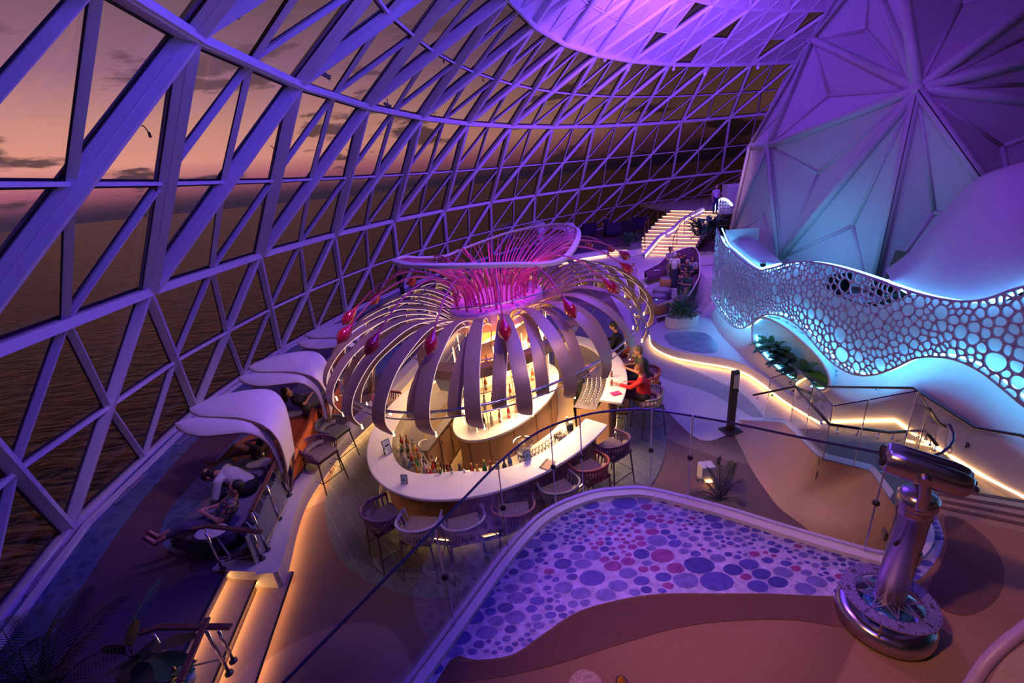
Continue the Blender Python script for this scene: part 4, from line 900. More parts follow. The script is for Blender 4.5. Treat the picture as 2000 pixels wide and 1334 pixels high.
# ------------------------------------------------------------------ bar counters
OA, OB = 3.47, 2.35
def ct_of(px, py, z=1.1):
    p = at(px, py, z)-BC; x = p.x*math.cos(BTH)+p.y*math.sin(BTH); y = -p.x*math.sin(BTH)+p.y*math.cos(BTH); return math.atan2(y/OB, x/OA) % (2*PI)
tA = ct_of(1187, 830); tB = ct_of(1222, 788)
print('counter angles', math.degrees(tA), math.degrees(tB))
woods = mat('slat_wood', (0.30, 0.15, 0.08), 0.45, var=0.35, scale=7); workm = mat('work_steel', (0.45, 0.42, 0.38), 0.3, 0.8)
def counter(t0, t1, label, wig=0.0, name='bar_counter', tanend=False):
    n = 60; T = [t0+(t1-t0)*k/n for k in range(n+1)]
    def inner(t, k): 
        w = .44+wig*math.exp(-((t-R(196))/R(16))**2)*.22
        return (OA-w, OB-w)
    th = thing(name, label, 'bar counter', be(t0, OA, OB, 0))
    O_ = [be(t, OA, OB, 0) for t in T]; I_ = [be(t, *inner(t, 0), 0) for t in T]
    poly = [(p.x, p.y) for p in O_]+[(p.x, p.y) for p in I_[::-1]]
    MB().prism(poly, 1.06, 1.105).build('countertop', topw, th, tri=True, bevel=.012)
    F = [be(t, OA-.26, OB-.26, 0) for t in T]
    G_ = [be(t, OA-.34, OB-.34, 0) for t in T]
    MB().grid([lift(F, .06), lift(F, 1.06)]).build('front_panel', woods, th)
    sl = MB()
    for k in range(0, int(n*2.4)):
        t = t0+(t1-t0)*(k+.5)/(n*2.4); p = be(t, OA-.255, OB-.255, 0); sl.beam(p+Vector((0, 0, .08)), p+Vector((0, 0, 1.04)), p-BC, .045, .02)
    sl.build('slats', woods, th)
    MB().grid([lift(I_, 1.06), lift([be(t, OA-.50, OB-.50, 0) for t in T], .90), lift([be(t, OA-.52, OB-.52, 0) for t in T], .86), lift([be(t, OA-.98, OB-.98, 0) for t in T], .86), lift([be(t, OA-.98, OB-.98, 0) for t in T], .82), lift([be(t, OA-.92, OB-.92, 0) for t in T], .02)]).build('work_shelf', workm, th)
    for tt_ in (t0, t1):
        MB().add([be(tt_, OA-.26, OB-.26, .02), be(tt_, OA-.92, OB-.92, .02), be(tt_, OA-.92, OB-.92, .84), be(tt_, OA-.50, OB-.50, .88), be(tt_, OA-.40, OB-.40, 1.06), be(tt_, OA-.26, OB-.26, 1.06)], [tuple(range(6))]).build('end_panel', tan, th)
    MB().tube([be(t, OA-.06, OB-.06, .20) for t in T], .02, 8).build('foot_rail', chrome, th, smooth=True)
    for k in range(3, n, 8): t = T[k]; MB().tube([be(t, OA-.06, OB-.06, .20), be(t, OA-.26, OB-.26, .20)], .012, 6).build('rail_bracket', chrome, th)
    MB().tube([be(t, OA-.235, OB-.235, .10) for t in T], .008, 4).build('led_strip', ledw, th)
    return th
counter(tA-R(168), tA, 'long curved white topped bar counter in front with dark wood slats', 1.0)
counter(tB, tB+R(88), 'shorter curved white topped bar counter on the right by the woman in red')
# posts and legs at the counter gap
for k, (x, y) in enumerate(((1226, 800), (1252, 790))):
    p = at(x, y, 1.05); 
# rear cupboards: tan doors in line behind the left end
cb = thing('under_counter_cupboard', 'tan cupboard with dark joints and steel top inside the bar', 'cupboard', at(900, 850, 0)+Vector((-.2, .3, 0)))
a, b = Vector((-1.75, 6.75, 0)), Vector((-1.30, 8.15, 0)); d = (b-a); nn_ = Vector((d.y, -d.x, 0)).normalized()
MB().prism([a, b, b-nn_*.14, a-nn_*.14], .04, .84).build('cabinet_body', tan, cb); MB().prism([a+nn_*.03, b+nn_*.03, b-nn_*.15, a-nn_*.15], .84, .88).build('steel_top', workm, cb)
for k in range(3):
    p0, p1 = a.lerp(b, k/3+.02), a.lerp(b, (k+1)/3-.02); dr = MB().add([p0+nn_*.012+Vector((0, 0, .08)), p1+nn_*.012+Vector((0, 0, .08)), p1+nn_*.012+Vector((0, 0, .80)), p0+nn_*.012+Vector((0, 0, .80))], [(0, 1, 2, 3)]).build('door', tan, cb, solid=.014)
    MB().box(p0.lerp(p1, .12)+nn_*.03+Vector((0, 0, .68)), (.012, .012, .09)).build('handle', darkm, dr)
# drain mats on the bar floor
for x, y, l_ in ((918, 0, ''),): pass
dm = thing('drain_mat', 'dark slotted drain mat on the bar floor beside the cupboard', 'floor mat', at(840, 890, .02))
P = [at(822, 905, .03), at(846, 925, .03), at(868, 890, .03), at(881, 868, .03), at(858, 862, .03)]
q = MB()
for k in range(16):
    t = k/15; q.beam(P[0].lerp(P[4], t), P[1].lerp(P[3], t), Vector((0, 0, 1)), .012, .012)
for k in range(5):
    t = k/4; q.beam(P[0].lerp(P[1], t), P[4].lerp(P[3], t), Vector((0, 0, 1)), .012, .012)
q.build('slats', darkm, dm)
# ------------------------------------------------------------------ bar stools
def stool_proto(col, cush, nm):
    m1 = mat('rope_'+nm, col, 0.7, var=0.15, scale=30); m2 = mat('cushion_'+nm, cush, 0.85, var=0.1, scale=40)
    r = thing('bar_stool', 'x', 'bar stool')
    for sx, sy in ((-1, -1), (1, -1), (1, 1), (-1, 1)):
        MB().tube([(sx*.20, sy*.19, .66), (sx*.245, sy*.24, 0)], [.014, .010], 6).build('leg', mat('leg_'+nm, tuple(c*.35 for c in col), 0.4, 0.4), r)
    P = [(-.235, -.23, .26), (.235, -.23, .26), (.235, .23, .26), (-.235, .23, .26)]
    MB().tube(P, .009, 6, closed=True).build('footrest', MATS['leg_'+nm], r)
    MB().box((0, 0, .67), (.44, .42, .03)).build('seat_frame', MATS['leg_'+nm], r)
    MB().box((0, -.02, .725), (.42, .40, .07)).build('seat_cushion', m2, r, bevel=.025)
    def U(z, a, b, k=26, flare=0):      # U shape open to the front (-y)
        o = []
        for i in range(k+1):
            t = -.12*PI+1.24*PI*i/k; x, y = a*math.cos(t), b*math.sin(t)
            if y < 0: y *= 1.9
            o.append(Vector((x, y+.0, z+flare*max(0, math.sin(t)))))
        return o
    top = U(.90, .285, .27, 26, .06); bot = U(.68, .235, .23, 26, 0)
    MB().tube(top, .018, 7).build('back_rail', m1, r, smooth=True)
    q = MB()
    for i in range(27):
        a, b = bot[i], top[i]; o = Vector((a.x, a.y, 0)).normalized()
        q.beam(a, b, o, .022, .008)
    for f in (.0, .12): q.tube([p.lerp(t_, f) for p, t_ in zip(bot, top)], .010, 5)
    for f in (.88,): q.tube([p.lerp(t_, f) for p, t_ in zip(bot, top)], .012, 5)
    q.build('rope_weave', m1, r)
    MB().tube([(-.19, .10, .80), (-.13, .17, .81), (0, .20, .81), (.13, .17, .81), (.19, .10, .80)], .055, 9).build('back_cushion', m2, r, smooth=True)
    r.scale = (1.1, 1.1, 1.03)
    return r
kinds = {}
def stool(kind, px, py, label, rz=None, jit=0):
    cols = dict(plum=((.13, .05, .14), (.20, .15, .16)), lilac=((.34, .30, .42), (.46, .33, .22)), grey=((.30, .27, .27), (.42, .30, .20)), rust=((.40, .085, .05), (.44, .30, .19)), wine=((.22, .05, .08), (.42, .30, .20)), green=((.10, .13, .14), (.12, .12, .13)))
    p = at(px, py, .75) if py is not None else px; p.z = 0.0
    d = Vector((BC.x-p.x, BC.y-p.y, 0))
    x = d.x*math.cos(BTH)+d.y*math.sin(BTH); y = -d.x*math.sin(BTH)+d.y*math.cos(BTH); g = Vector((x/OA**2, y/OB**2, 0)); d = Vector((g.x*math.cos(BTH)-g.y*math.sin(BTH), g.x*math.sin(BTH)+g.y*math.cos(BTH), 0))
    a = math.atan2(d.y, d.x)+PI/2+R(jit) if rz is None else rz
    if rz is None:
        e_ = math.sqrt((x/OA)**2+(y/OB)**2); k_ = (1+.17/2.6); 
        if e_ < k_: p = BC+Vector((p.x-BC.x, p.y-BC.y, 0))*(k_/e_)
        p.z = 0
    first = kind not in kinds
    if first: kinds[kind] = stool_proto(*cols[kind], kind); kinds[kind]['_'] = 1; del kinds[kind]['_']
    return place(kinds[kind], first, p, a, label, 'bar stools with rope weave backs')
stool('plum', 765, 998, 'plum rope weave bar stool at the left end of the front row', jit=-14)
stool('lilac', 836, 1012, 'lilac rope weave bar stool beside the plum one in the front row', jit=4)
stool('lilac', 917, 1006, 'lilac rope weave bar stool beside the dark red one in the front row', jit=8)
stool('wine', 1004, 1004, 'dark red rope weave bar stool at the bend of the overlook curb', jit=-18)
stool('grey', 1085, 946, 'grey rope weave bar stool below the clipboard on the counter', jit=-10)
stool('rust', 1137, 907, 'rust rope weave bar stool between the grey and the plum stool', jit=-14)
stool('plum', 1186, 871, 'plum rope weave bar stool at the cut end of the front counter', jit=-16)
stool('plum', 624, 884, 'plum rope weave bar stool against the glowing lounge curb', rz=R(60))
stool('green', 651, 842, 'dark green rope weave bar stool behind the plum one at the lounge curb', rz=R(65))
stool('grey', 1266, 782, 'grey rope weave bar stool under the woman in red', rz=R(-80))
stool('rust', 1262, 741, 'rust rope weave bar stool of the man in the floral shirt', rz=R(-70))
stool('rust', 1229, 706, 'empty rust rope weave bar stool between two guests on the right', rz=R(-65))
stool('rust', 1207, 692, 'rust rope weave bar stool of the guest in black', rz=R(-50))
stool('wine', 757, 790, 'dark red rope weave bar stool behind the ribs at the far left counter end')
# ------------------------------------------------------------------ things on the bar
bk = {}
def bottle(col, p, s, label, group='bottles along the bar'):
    key = col
    first = key not in bk
    if first:
        r = thing('bottle', 'x', 'bottle')
        m = mat('bottle_'+key, dict(amber=(.30, .09, .02), clear=(.70, .62, .50), green=(.03, .16, .06), red=(.45, .02, .02), dark=(.03, .02, .02), yellow=(.6, .36, .04), blue=(.05, .12, .35))[key], 0.08, var=0.1, coat=.6)
        MB().lathe([(.034, 0), (.037, .01), (.037, .15), (.030, .19), (.014, .22), (.013, .27)], (0, 0, 0), 12).build('glass_body', m, r, smooth=True)
        MB().lathe([(.016, .265), (.016, .295), (.004, .30)], (0, 0, 0), 10).build('cap', mat('cap_'+key, dict(amber=(.5, .02, .02), clear=(.02, .02, .02), green=(.6, .5, .05), red=(.8, .5, .1), dark=(.1, .1, .1), yellow=(.6, .3, 0), blue=(.7, .7, .7))[key], .4), r)
        MB().lathe([(.0375, .05), (.0375, .12)], (0, 0, 0), 12).build('label_band', mat('paper_label', (.55, .48, .38), .7), r)
        bk[key] = r
    nm_ = dict(amber='amber', clear='clear', green='dark green', red='red', dark='black', yellow='yellow', blue='blue')[col]
    o = place(bk[key], first, p, random.random()*6, nm_+' '+label, group); o.scale = (s, s, s); return o
rb_ = random.Random(5)
def ledge(px, py, z=.86): return at(px, py, z)
cols_ = ['red', 'yellow', 'green', 'amber', 'clear', 'dark', 'blue']
for i, x in enumerate(range(906, 990, 6)):
    t = tA-R(52)-R(3.0)*(13-i)+R(14)
    p = be(t, OA-.60-(i % 2)*.10, OB-.60-(i % 2)*.10, .862)
    bottle(cols_[i % 7], p, 1.0+.2*rb_.random(), 'liquor bottle in the row behind the middle of the front counter', 'bottles behind the front counter')
for i in range(16):
    t = tA-R(118)+R(2.6)*i; k = .60+.11*(i % 3); p = be(t, OA-k, OB-k, .862)
    bottle(cols_[(i*3) % 7], p, .9+.25*rb_.random(), 'liquor bottle crowded behind the left bend of the counter', 'bottles at the left bend of the bar')
for sh, z in enumerate((1.01, 1.402, 1.782, 2.162)):
    for k in range(15):
        a = -PI*.98+PI*1.0*k/15+.09*sh; bottle(('amber', 'dark', 'clear', 'amber', 'red')[(k+sh) % 5], be(a, 1.36, .54, z), .95, 'liquor bottle standing on the %s of the back bar' % ('white ledge', 'lowest shelf', 'middle shelf', 'top shelf')[sh], 'bottles on the back bar shelves')
gl_m = glass('drink_glass', (.92, .92, .92), .18, .05)
def glass_one(name, cat_, h, r1, m, liquid=None):
    r = thing(name, 'x', cat_); MB().lathe([(r1*.7, 0), (r1*.72, .004), (r1, h)], (0, 0, 0), 12).build('glass_body', m, r, smooth=True)
    if liquid: MB().lathe([(r1*.66, .006), (r1*.92, h*.8)], (0, 0, 0), 12).build('drink', liquid, r, smooth=True)
    return r
tumb = None
def tumbler(p, label, group):
    global tumb
    first = tumb is None
    if first: tumb = glass_one('tumbler', 'glass', .095, .036, gl_m)
    return place(tumb, first, p, 0, label, group)
for i in range(11):
    for j in range(4):
        t = tB+R(4)+R(2.3)*i; k = .56+.10*j; tumbler(be(t, OA-k, OB-k, .862), 'clear upturned glass in the tray behind the right counter', 'glasses behind the right counter')
for i in range(14):
    for j in range(3):
        t = tA-R(8)-R(1.9)*i; k = .56+.10*j; tumbler(be(t, OA-k, OB-k, .862), 'clear upturned glass in the tray behind the front counter', 'glasses behind the front counter')
coral = mat('coral_drink', (.62, .12, .06), .3); amb = mat('dark_tea_drink', (.28, .06, .03), .3)
d1 = glass_one('cocktail', 'drink', .14, .034, gl_m, amb); d1.location = at(1194, 736, 1.106); d1['label'] = 'dark red iced drink standing on the right bar counter'
d2 = glass_one('cocktail', 'drink', .15, .036, gl_m, coral); d2.location = at(1194, 753, 1.106); d2['label'] = 'coral cocktail with foam on the bar by the pink tray'
MB().lathe([(.034, .135), (.03, .16), (.001, .17)], (0, 0, 0), 12).build('foam', white, d2, world=False)
tr = thing('menu_folder', 'flat magenta menu folder lying on the right bar counter', 'menu', at(1203, 769, 1.106)); MB().box((0, 0, .008), (.20, .15, .016), .25).build('cover', mat('magenta_cover', (.62, .02, .14), .6), tr, world=False, bevel=.004); MB().box((0, 0, .018), (.17, .12, .004), .25).build('page_edge', mat('magenta_inner', (.72, .05, .2), .6), tr, world=False)
scr_m = mat('menu_paper', (.62, .66, .68), .5); tea = mat('teal_print', (.06, .30, .30), .6)
def easel(px, py, w, h, rz, label, art):
    r = thing('menu_stand', label, 'menu stand', at(px, py, 1.106), rz)
    M_ = Matrix.Rotation(rz, 3, 'Z')@Matrix.Rotation(R(-14), 3, 'X')
    def pt(x, y, z): return Matrix.Rotation(R(-14), 3, 'X')@Vector((x, y, z))
    q = MB(); q.box(pt(0, 0, h/2), (w, .012, h), M=Matrix.Rotation(R(-14), 3, 'X')); q.build('frame', darkm, r, world=False, bevel=.003)
    q = MB(); q.box(pt(0, -.008, h/2), (w-.022, .003, h-.022), M=Matrix.Rotation(R(-14), 3, 'X')); q.build('sheet', scr_m, r, world=False)
    if art: q = MB(); q.lathe([(.001, 0), (w*.22, .004), (w*.22, w*.5), (w*.1, w*.62)], pt(0, -.011, h*.25), 12, None, 1, .08); q.build('printed_jar', tea, r, world=False)
    q = MB(); q.box((0, .05, h*.32), (w*.5, .006, h*.75), M=Matrix.Rotation(R(22), 3, 'X')); q.build('strut', darkm, r, world=False)
easel(790, 945, .11, .15, R(-10), 'small black framed picture stand at the left bend of the counter', True)
easel(1031, 898, .12, .16, R(20), 'small black framed picture stand between the ball clamps on the front counter', True)
easel(760, 886, .14, .26, R(40), 'tall black framed menu stand on the far left counter', False)
easel(757, 888, .09, .12, R(60), 'low tent menu stand leaning before the tall one', False)
easel(1187, 703, .12, .15, R(60), 'black framed picture stand on the far right counter', True)
cbd = thing('clipboard', 'light wood clipboard menu with a dark spine on the front counter', 'clipboard', at(1070, 908, 1.106), R(-35)); MB().box((0, 0, .006), (.16, .24, .010)).build('board', mat('light_wood', (.55, .32, .16), .5, var=.1), cbd, world=False, bevel=.003); MB().box((-.075, 0, .011), (.025, .24, .014)).build('spine', darkm, cbd, world=False)
bu = thing('bucket', 'round white plastic bucket standing inside the bar', 'bucket', at(836, 893, .55)); MB().lathe([(.10, .0), (.13, .30), (.14, .30), (.14, .32), (.12, .32), (.095, .02), (.001, .02)], (0, 0, 0), 20).build('tub', mat('bucket_plastic', (.75, .68, .52), .5), bu, world=False, smooth=True); MB().tube([(-.14, 0, .31), (-.17, -.03, .24), (-.19, -.02, .26)], .008, 6).build('red_handle', mat('red_plastic', (.7, .03, .02), .5), bu, world=False)
bu_st = thing('ice_well', 'steel ice well cabinet holding the white bucket', 'cabinet', at(836, 893, .55)*1.0); bu_st.location.z = 0; MB().box((0, 0, .27), (.34, .34, .54)).build('steel_body', workm, bu_st, world=False, bevel=.01); MB().box((0, -.172, .30), (.28, .008, .40)).build('door', tan, bu_st, world=False)
wc = thing('wine_cooler', 'clear faceted ice bowl behind the middle of the front counter', 'ice bucket', at(1023, 872, 1.0)); wc.location.z = .864; MB().lathe([(.09, 0), (.10, .02), (.17, .22), (.18, .24), (.165, .235), (.09, .03)], (0, 0, 0), 14).build('bowl', gl_m, wc, world=False); MB().lathe([(.085, .0), (.09, .015), (.12, .03)], (0, 0, 0), 14).build('base', chrome, wc, world=False)
for i, (x, y) in enumerate(((1085, 849), (1093, 846), (1095, 853), (1103, 850))):
    b = thing('garnish_bowl', 'small round tan lidded garnish bowl behind the front counter', 'bowl', at(x, y, .90), group='garnish bowls behind the counter'); b.location.z = .862; MB().lathe([(.03, 0), (.045, .05), (.045, .055), (.001, .06)], (0, 0, 0), 14).build('bowl', mat('cream_lid', (.72, .60, .42), .5), b, world=False, smooth=True)
np_ = thing('napkin_holder', 'black napkin caddy with white napkins near the counter end', 'caddy', at(1113, 835, .9)); np_.location.z = .862; MB().box((0, 0, .06), (.12, .10, .12)).build('caddy', darkm, np_, world=False, bevel=.005); MB().box((.02, 0, .13), (.07, .08, .05)).build('napkins', white, np_, world=False)
vs_ = thing('straw_jar', 'small jar of straws beside the napkin caddy', 'jar', at(1108, 822, .95)); vs_.location.z = .862; MB().lathe([(.03, 0), (.035, .12), (.03, .12)], (0, 0, 0), 12).build('jar', gl_m, vs_, world=False); MB().box((0, 0, .10), (.035, .035, .14)).build('straws', white, vs_, world=False)
for i in range(7):
    t = tA-R(86)+R(2.4)*i; p = be(t, OA-.93, OB-.93, .862); tp_ = thing('pourer_bottle', 'black capped speed rail bottle in the dark well behind the counter', 'bottle', p, group='black capped bottles in the speed rail'); MB().lathe([(.02, 0), (.02, .09), (.012, .11)], (0, 0, 0), 8).build('neck', MATS['bottle_dark'], tp_, world=False); MB().lathe([(.016, .11), (.018, .14), (.006, .16)], (0, 0, 0), 8).build('cap', black, tp_, world=False)
# ------------------------------------------------------------------ leaf shaped sunshades over the loungers
fab = mat('shade_fabric', (0.78, 0.72, 0.78), 0.6, var=0.02, scale=3)
fabn = fab.node_tree; _b = fabn.nodes['Principled BSDF']
pipe = mat('shade_pipe', (0.36, 0.24, 0.20), 0.35, 0.5, var=0.05)
def shade_proto():
    r = thing('leaf_sunshade', 'x', 'sunshade'); O = at(564, 962, ZL); r.location = O
    U1 = [at(372, 801, 2.0), at(395, 786, 2.05), at(440, 772, 2.12), at(490, 763, 2.18), at(530, 764, 2.15), at(552, 785, 2.0), at(563, 820, 1.72), at(570, 860, 1.35), at(574, 882, 1.12)]
    U2 = [at(374, 806, 1.99), at(395, 813, 1.98), at(430, 815, 2.0), at(475, 818, 2.02), at(515, 832, 1.95), at(537, 852, 1.75), at(549, 876, 1.5), at(557, 905, 1.2), at(560, 925, 1.0)]
    D1 = [at(345, 829, 1.88), at(362, 820, 1.92), at(400, 816, 1.95), at(450, 818, 1.97), at(495, 828, 1.93), at(525, 850, 1.72), at(540, 878, 1.45), at(550, 905, 1.17), at(555, 925, .97)]
    D2 = [at(346, 836, 1.86), at(365, 846, 1.84), at(400, 852, 1.84), at(445, 848, 1.88), at(485, 846, 1.88), at(518, 862, 1.66), at(534, 886, 1.4), at(545, 912, 1.1), at(551, 930, .92)]
    for a, b, nm in ((U1, U2, 'upper_leaf'), (D1, D2, 'lower_leaf')):
        A, B = cr(a, 4), cr(b, 4); rows = []
        for j in range(7):
            t = j/6; rows.append([p.lerp(q, t)+Vector((0, 0, .05*math.sin(PI*t))) for p, q in zip(A, B)])
        lf = MB().grid(rows).build(nm, fab, r, solid=.02, smooth=True)
        foot = at(566, 962, ZL) if nm[0] == 'u' else at(558, 962, ZL)
        MB().tube(cr([foot+Vector((.03, 0, 0)), A[-1].lerp(foot, .5)+Vector((.02, 0, 0))], 3)+A[::-1]+B+cr([B[-1].lerp(foot, .5), foot-Vector((.04, 0, 0))], 3), .019, 7).build('edge_pipe', pipe, lf, smooth=True)
    MB().lathe([(.09, 0), (.09, .02), (.05, .03)], O, 14).build('foot_plate', pipe, r)
    return r
sp = shade_proto(); O1 = Vector(sp.location); sp['label'] = 'leaf shaped lilac sunshade above the couple on the dark sofa'; sp['group'] = 'leaf sunshades over the loungers'
for dv, rz, lb in (((.10, 1.82, 0), 0, 'leaf shaped lilac sunshade in the middle of the near three'), ((.50, 3.72, 0), R(-3), 'leaf shaped lilac sunshade half hidden by the canopy ribs'), (None, (995, 487), 'leaf sunshade seen through the funnel loop, first of three'), (None, (1055, 488), 'leaf sunshade seen through the funnel loop, middle one'), (None, (1112, 494), 'leaf sunshade by the dome glass behind the loop end')):
    c_ = copy_tree(sp)
    if dv is None:
        c_.location = at(rz[0], rz[1], ZL); c_.rotation_euler.z = R(-52)
    else: c_.location = O1+Vector(dv); c_.rotation_euler.z = rz
    c_['label'] = lb
# ------------------------------------------------------------------ daybeds and sofas on the lounge
navy = mat('navy_fabric', (0.035, 0.025, 0.06), 0.85, var=0.3, scale=60); stripe = mat('blue_trim', (0.20, 0.28, 0.50), 0.7)
orng = mat('orange_leather', (0.62, 0.15, 0.02), 0.45, var=0.12, scale=8); greyb = mat('grey_slats', (0.20, 0.22, 0.27), 0.6, var=0.1); greyf = mat('grey_fabric', (0.20, 0.19, 0.24), 0.9, var=0.15, scale=80)
def daybed(label, seat, back, m_body, m_seat, zs=.66, zb_=1.04, name='daybed', slats=False, ribs=6):
    S = cr(px_(seat, zs), 5, True); c0 = sum(S, Vector())/len(S); r = thing(name, label, 'sofa', (c0.x, c0.y, ZL))
    rows = []
    for k, z in ((.80, ZL+.05), (.97, ZL+.16), (1.0, zs-.12), (1.0, zs-.03), (.94, zs)): rows.append([Vector((c0.x+(p.x-c0.x)*k, c0.y+(p.y-c0.y)*k, z)) for p in S+[S[0]]])
    rows.append([Vector((c0.x, c0.y, zs+.02))]*(len(S)+1)); MB().grid(rows).build('base', m_body, r, smooth=True)
    rows = [[Vector((c0.x+(p.x-c0.x)*k, c0.y+(p.y-c0.y)*k, z)) for p in S+[S[0]]] for k, z in ((.90, zs-.01), (.92, zs+.04), (.86, zs+.075), (.02, zs+.08))]; MB().grid(rows).build('seat_cushion', m_seat, r, smooth=True)
    Bk = cr([Vector((p.x, p.y, 0)) for p in px_(back, zb_)], 6); rows = []; n = len(Bk)
    nn = Vector((c0.x-Bk[n//2].x, c0.y-Bk[n//2].y, 0)).normalized()
    for o, z in ((-.02, ZL+.12), (-.10, .8), (-.10, zb_-.06), (-.06, zb_), (0, zb_+.01), (.06, zb_-.05), (.12, .85), (.18, zs)): rows.append([p-nn*(-o)*1.0+Vector((0, 0, z-(.12*(abs(2*i/(n-1)-1)**3) if z > 1 else 0))) for i, p in enumerate(Bk)])
    bk = MB().grid(rows).build('backrest', m_body, r, smooth=True)
    for i in range(1, n-1, max(1, n//ribs)):
        MB().tube([Vector((Bk[i].x, Bk[i].y, z))+nn*o for o, z in ((-.105, .82), (-.108, zb_-.07), (-.05, zb_+.012), (.05, zb_-.03), (.125, .86))], .012, 5).build('piping', stripe if m_body is navy else m_seat, bk)
    if slats: q = MB(); [q.beam(Vector((Bk[i].x, Bk[i].y, ZL+.05))-nn*.11, Vector((Bk[i].x, Bk[i].y, zb_-.08))-nn*.11, -nn, .05, .015) for i in range(0, n)]; q.build('rear_slats', greyb, r)
    for a in (0, len(S)//3, 2*len(S)//3): p = c0.lerp(S[a], .72); MB().tube([(p.x, p.y, ZL), (p.x, p.y, ZL+.10)], .02, 6).build('foot', darkm, r)
    return r
daybed('dark navy daybed with a curved back, under the pair at the near railing', [(530, 905), (505, 985), (470, 1040), (405, 1070), (345, 1062), (335, 1045), (395, 985), (440, 930), (480, 890)], [(540, 884), (525, 925), (505, 965), (488, 1005), (466, 1035)], navy, greyf, slats=True)
daybed('orange leather lounger under the first leaf sunshade', [(600, 815), (580, 862), (545, 900), (500, 908), (455, 895), (450, 875), (500, 845), (560, 815)], [(612, 790), (600, 830), (580, 865), (555, 893)], orng, orng)
daybed('grey and orange daybed beneath the middle leaf sunshade', [(650, 745), (635, 790), (600, 815), (560, 805), (548, 780), (590, 750), (630, 730)], [(668, 722), (660, 752), (645, 778), (622, 798)], mat('rust_shell', (0.34, 0.09, 0.04), .6), greyf)
daybed('slatted grey sofa behind the ribs at the end of the near lounge', [(705, 690), (690, 725), (670, 745), (630, 738), (635, 710), (670, 685)], [(722, 668), (716, 690), (704, 712), (688, 730)], greyb, orng, slats=True)
def side_table(px, py, label, z=.95, a=0):
    p = at(px, py, z); r = thing('side_table', label, 'side table', (p.x, p.y, ZL), a)
    MB().lathe([(.001, z-ZL-.02), (.19, z-ZL-.02), (.20, z-ZL-.008), (.19, z-ZL), (.001, z-ZL)], (0, 0, 0), 22, None, 1.15, .8).build('table_top', white, r, world=False, smooth=False)
    MB().tube([(.02, 0, z-ZL-.02), (.10, .02, .02)], .014, 6).build('leg', white, r, world=False); MB().tube([(-.12, .02, .012), (.10, .02, .012), (.12, -.14, .012)], .014, 6).build('foot', white, r, world=False)
side_table(412, 1037, 'white oval side table with a bent leg at the near end of the dark sofa')
side_table(488, 928, 'white oval side table between the man in white and the orange lounger', .86)
side_table(505, 903, 'white side table holding a drink and a black bag', .92)
side_table(572, 808, 'white side table beneath the middle sunshade', .80)
side_table(668, 735, 'white side table beside red shoes near the ribs', .80)
p = at(507, 896, .93); bg_ = thing('handbag', 'black soft handbag on the white side table', 'bag', p); MB().ell(p+Vector((-.06, 0, .05)), (.10, .06, .05), 14).build('bag_body', black, bg_, smooth=True); MB().tube([p+Vector((-.12, 0, .07)), p+Vector((-.06, 0, .13)), p+Vector((0, 0, .07))], .006, 5).build('strap', black, bg_)
g_ = glass_one('cocktail', 'drink', .11, .03, gl_m, mat('gold_drink', (.6, .4, .08), .3)); g_.location = at(515, 893, .935); g_['label'] = 'golden drink in a glass beside the black handbag'
# small floor spots
fs_ = mat('spot_face', (1, .8, .5), emit=30, ecol=(1.0, .62, .28)); f0 = None
for (x, y), lb in zip(((543, 943), (608, 850), (620, 846)), ('nearest the railing post', 'behind the middle sunshade foot', 'beside the dark green stool')):
    if f0 is None:
        f0 = thing('floor_spotlight', 'x', 'spotlight'); MB().lathe([(.035, 0), (.04, .03), (.03, .045)], (0, 0, 0), 12).build('housing', darkm, f0, world=False); MB().lathe([(.026, .046), (.001, .05)], (0, 0, 0), 12).build('lens', fs_, f0, world=False)
        o = f0
    else: o = copy_tree(f0)
    o.location = at(x, y, ZL+.01); o['label'] = 'tiny glowing warm floor spotlight '+lb
# ------------------------------------------------------------------ timber and steel railings at the steps
def post_rail(name, label, posts, rails, tubes, zb0):
    r = thing(name, label, 'railing', at(*posts[0][0], zb0))
    for b, t in posts:
        B_ = at(*b, zb0); T_ = above(B_, *t); v = ray(*t); k = (T_-Vector((0, 0, H))).length/v.length; T_ = Vector((0, 0, H))+v*k
        MB().tube([B_, T_], .019, 8).build('post', chrome, r, smooth=True); MB().lathe([(.045, 0), (.045, .02), (.02, .04)], B_, 12).build('post_base', darkm, r); MB().tube([T_, T_+(T_-B_).normalized()*.05], .012, 6).build('post_pin', chrome, r)
    for pts, z in rails:
        P = [at(x, y, z) for x, y in pts]
        for a, b in zip(P, P[1:]): MB().beam(a, b, Vector((0, 0, 1)), .065, .03).build('timber_rail', railw, r, bevel=.006)
    for a, b, z in tubes: MB().tube([at(*a, z), at(*b, z)], .012, 6).build('lower_tube', chrome, r)
post_rail('railing', 'timber and steel railing at the corner of the raised lounge above the steps', [((435, 1113), (401, 1040)), ((513, 1092), (496, 1046)), ((523, 1074), (492, 1003)), ((546, 1014), (520, 948)), ((566, 968), (543, 905))], [([(374, 1035), (406, 1029), (512, 1041)], 1.22), ([(491, 1000), (544, 893)], 1.22)], [((438, 1097), (508, 1080), .58), ((519, 1062), (562, 975), .58)], ZL+.03)
post_rail('railing', 'timber and steel railing crossing above the near white curb by the palms', [((448, 1316), (403, 1232)), ((456, 1292), (427, 1232)), ((345, 1316), (300, 1240))], [([(275, 1238), (312, 1226), (452, 1226)], 1.22), ([(406, 1209), (352, 1334)], 1.26)], [((352, 1306), (440, 1286), .6)], ZL+.03)
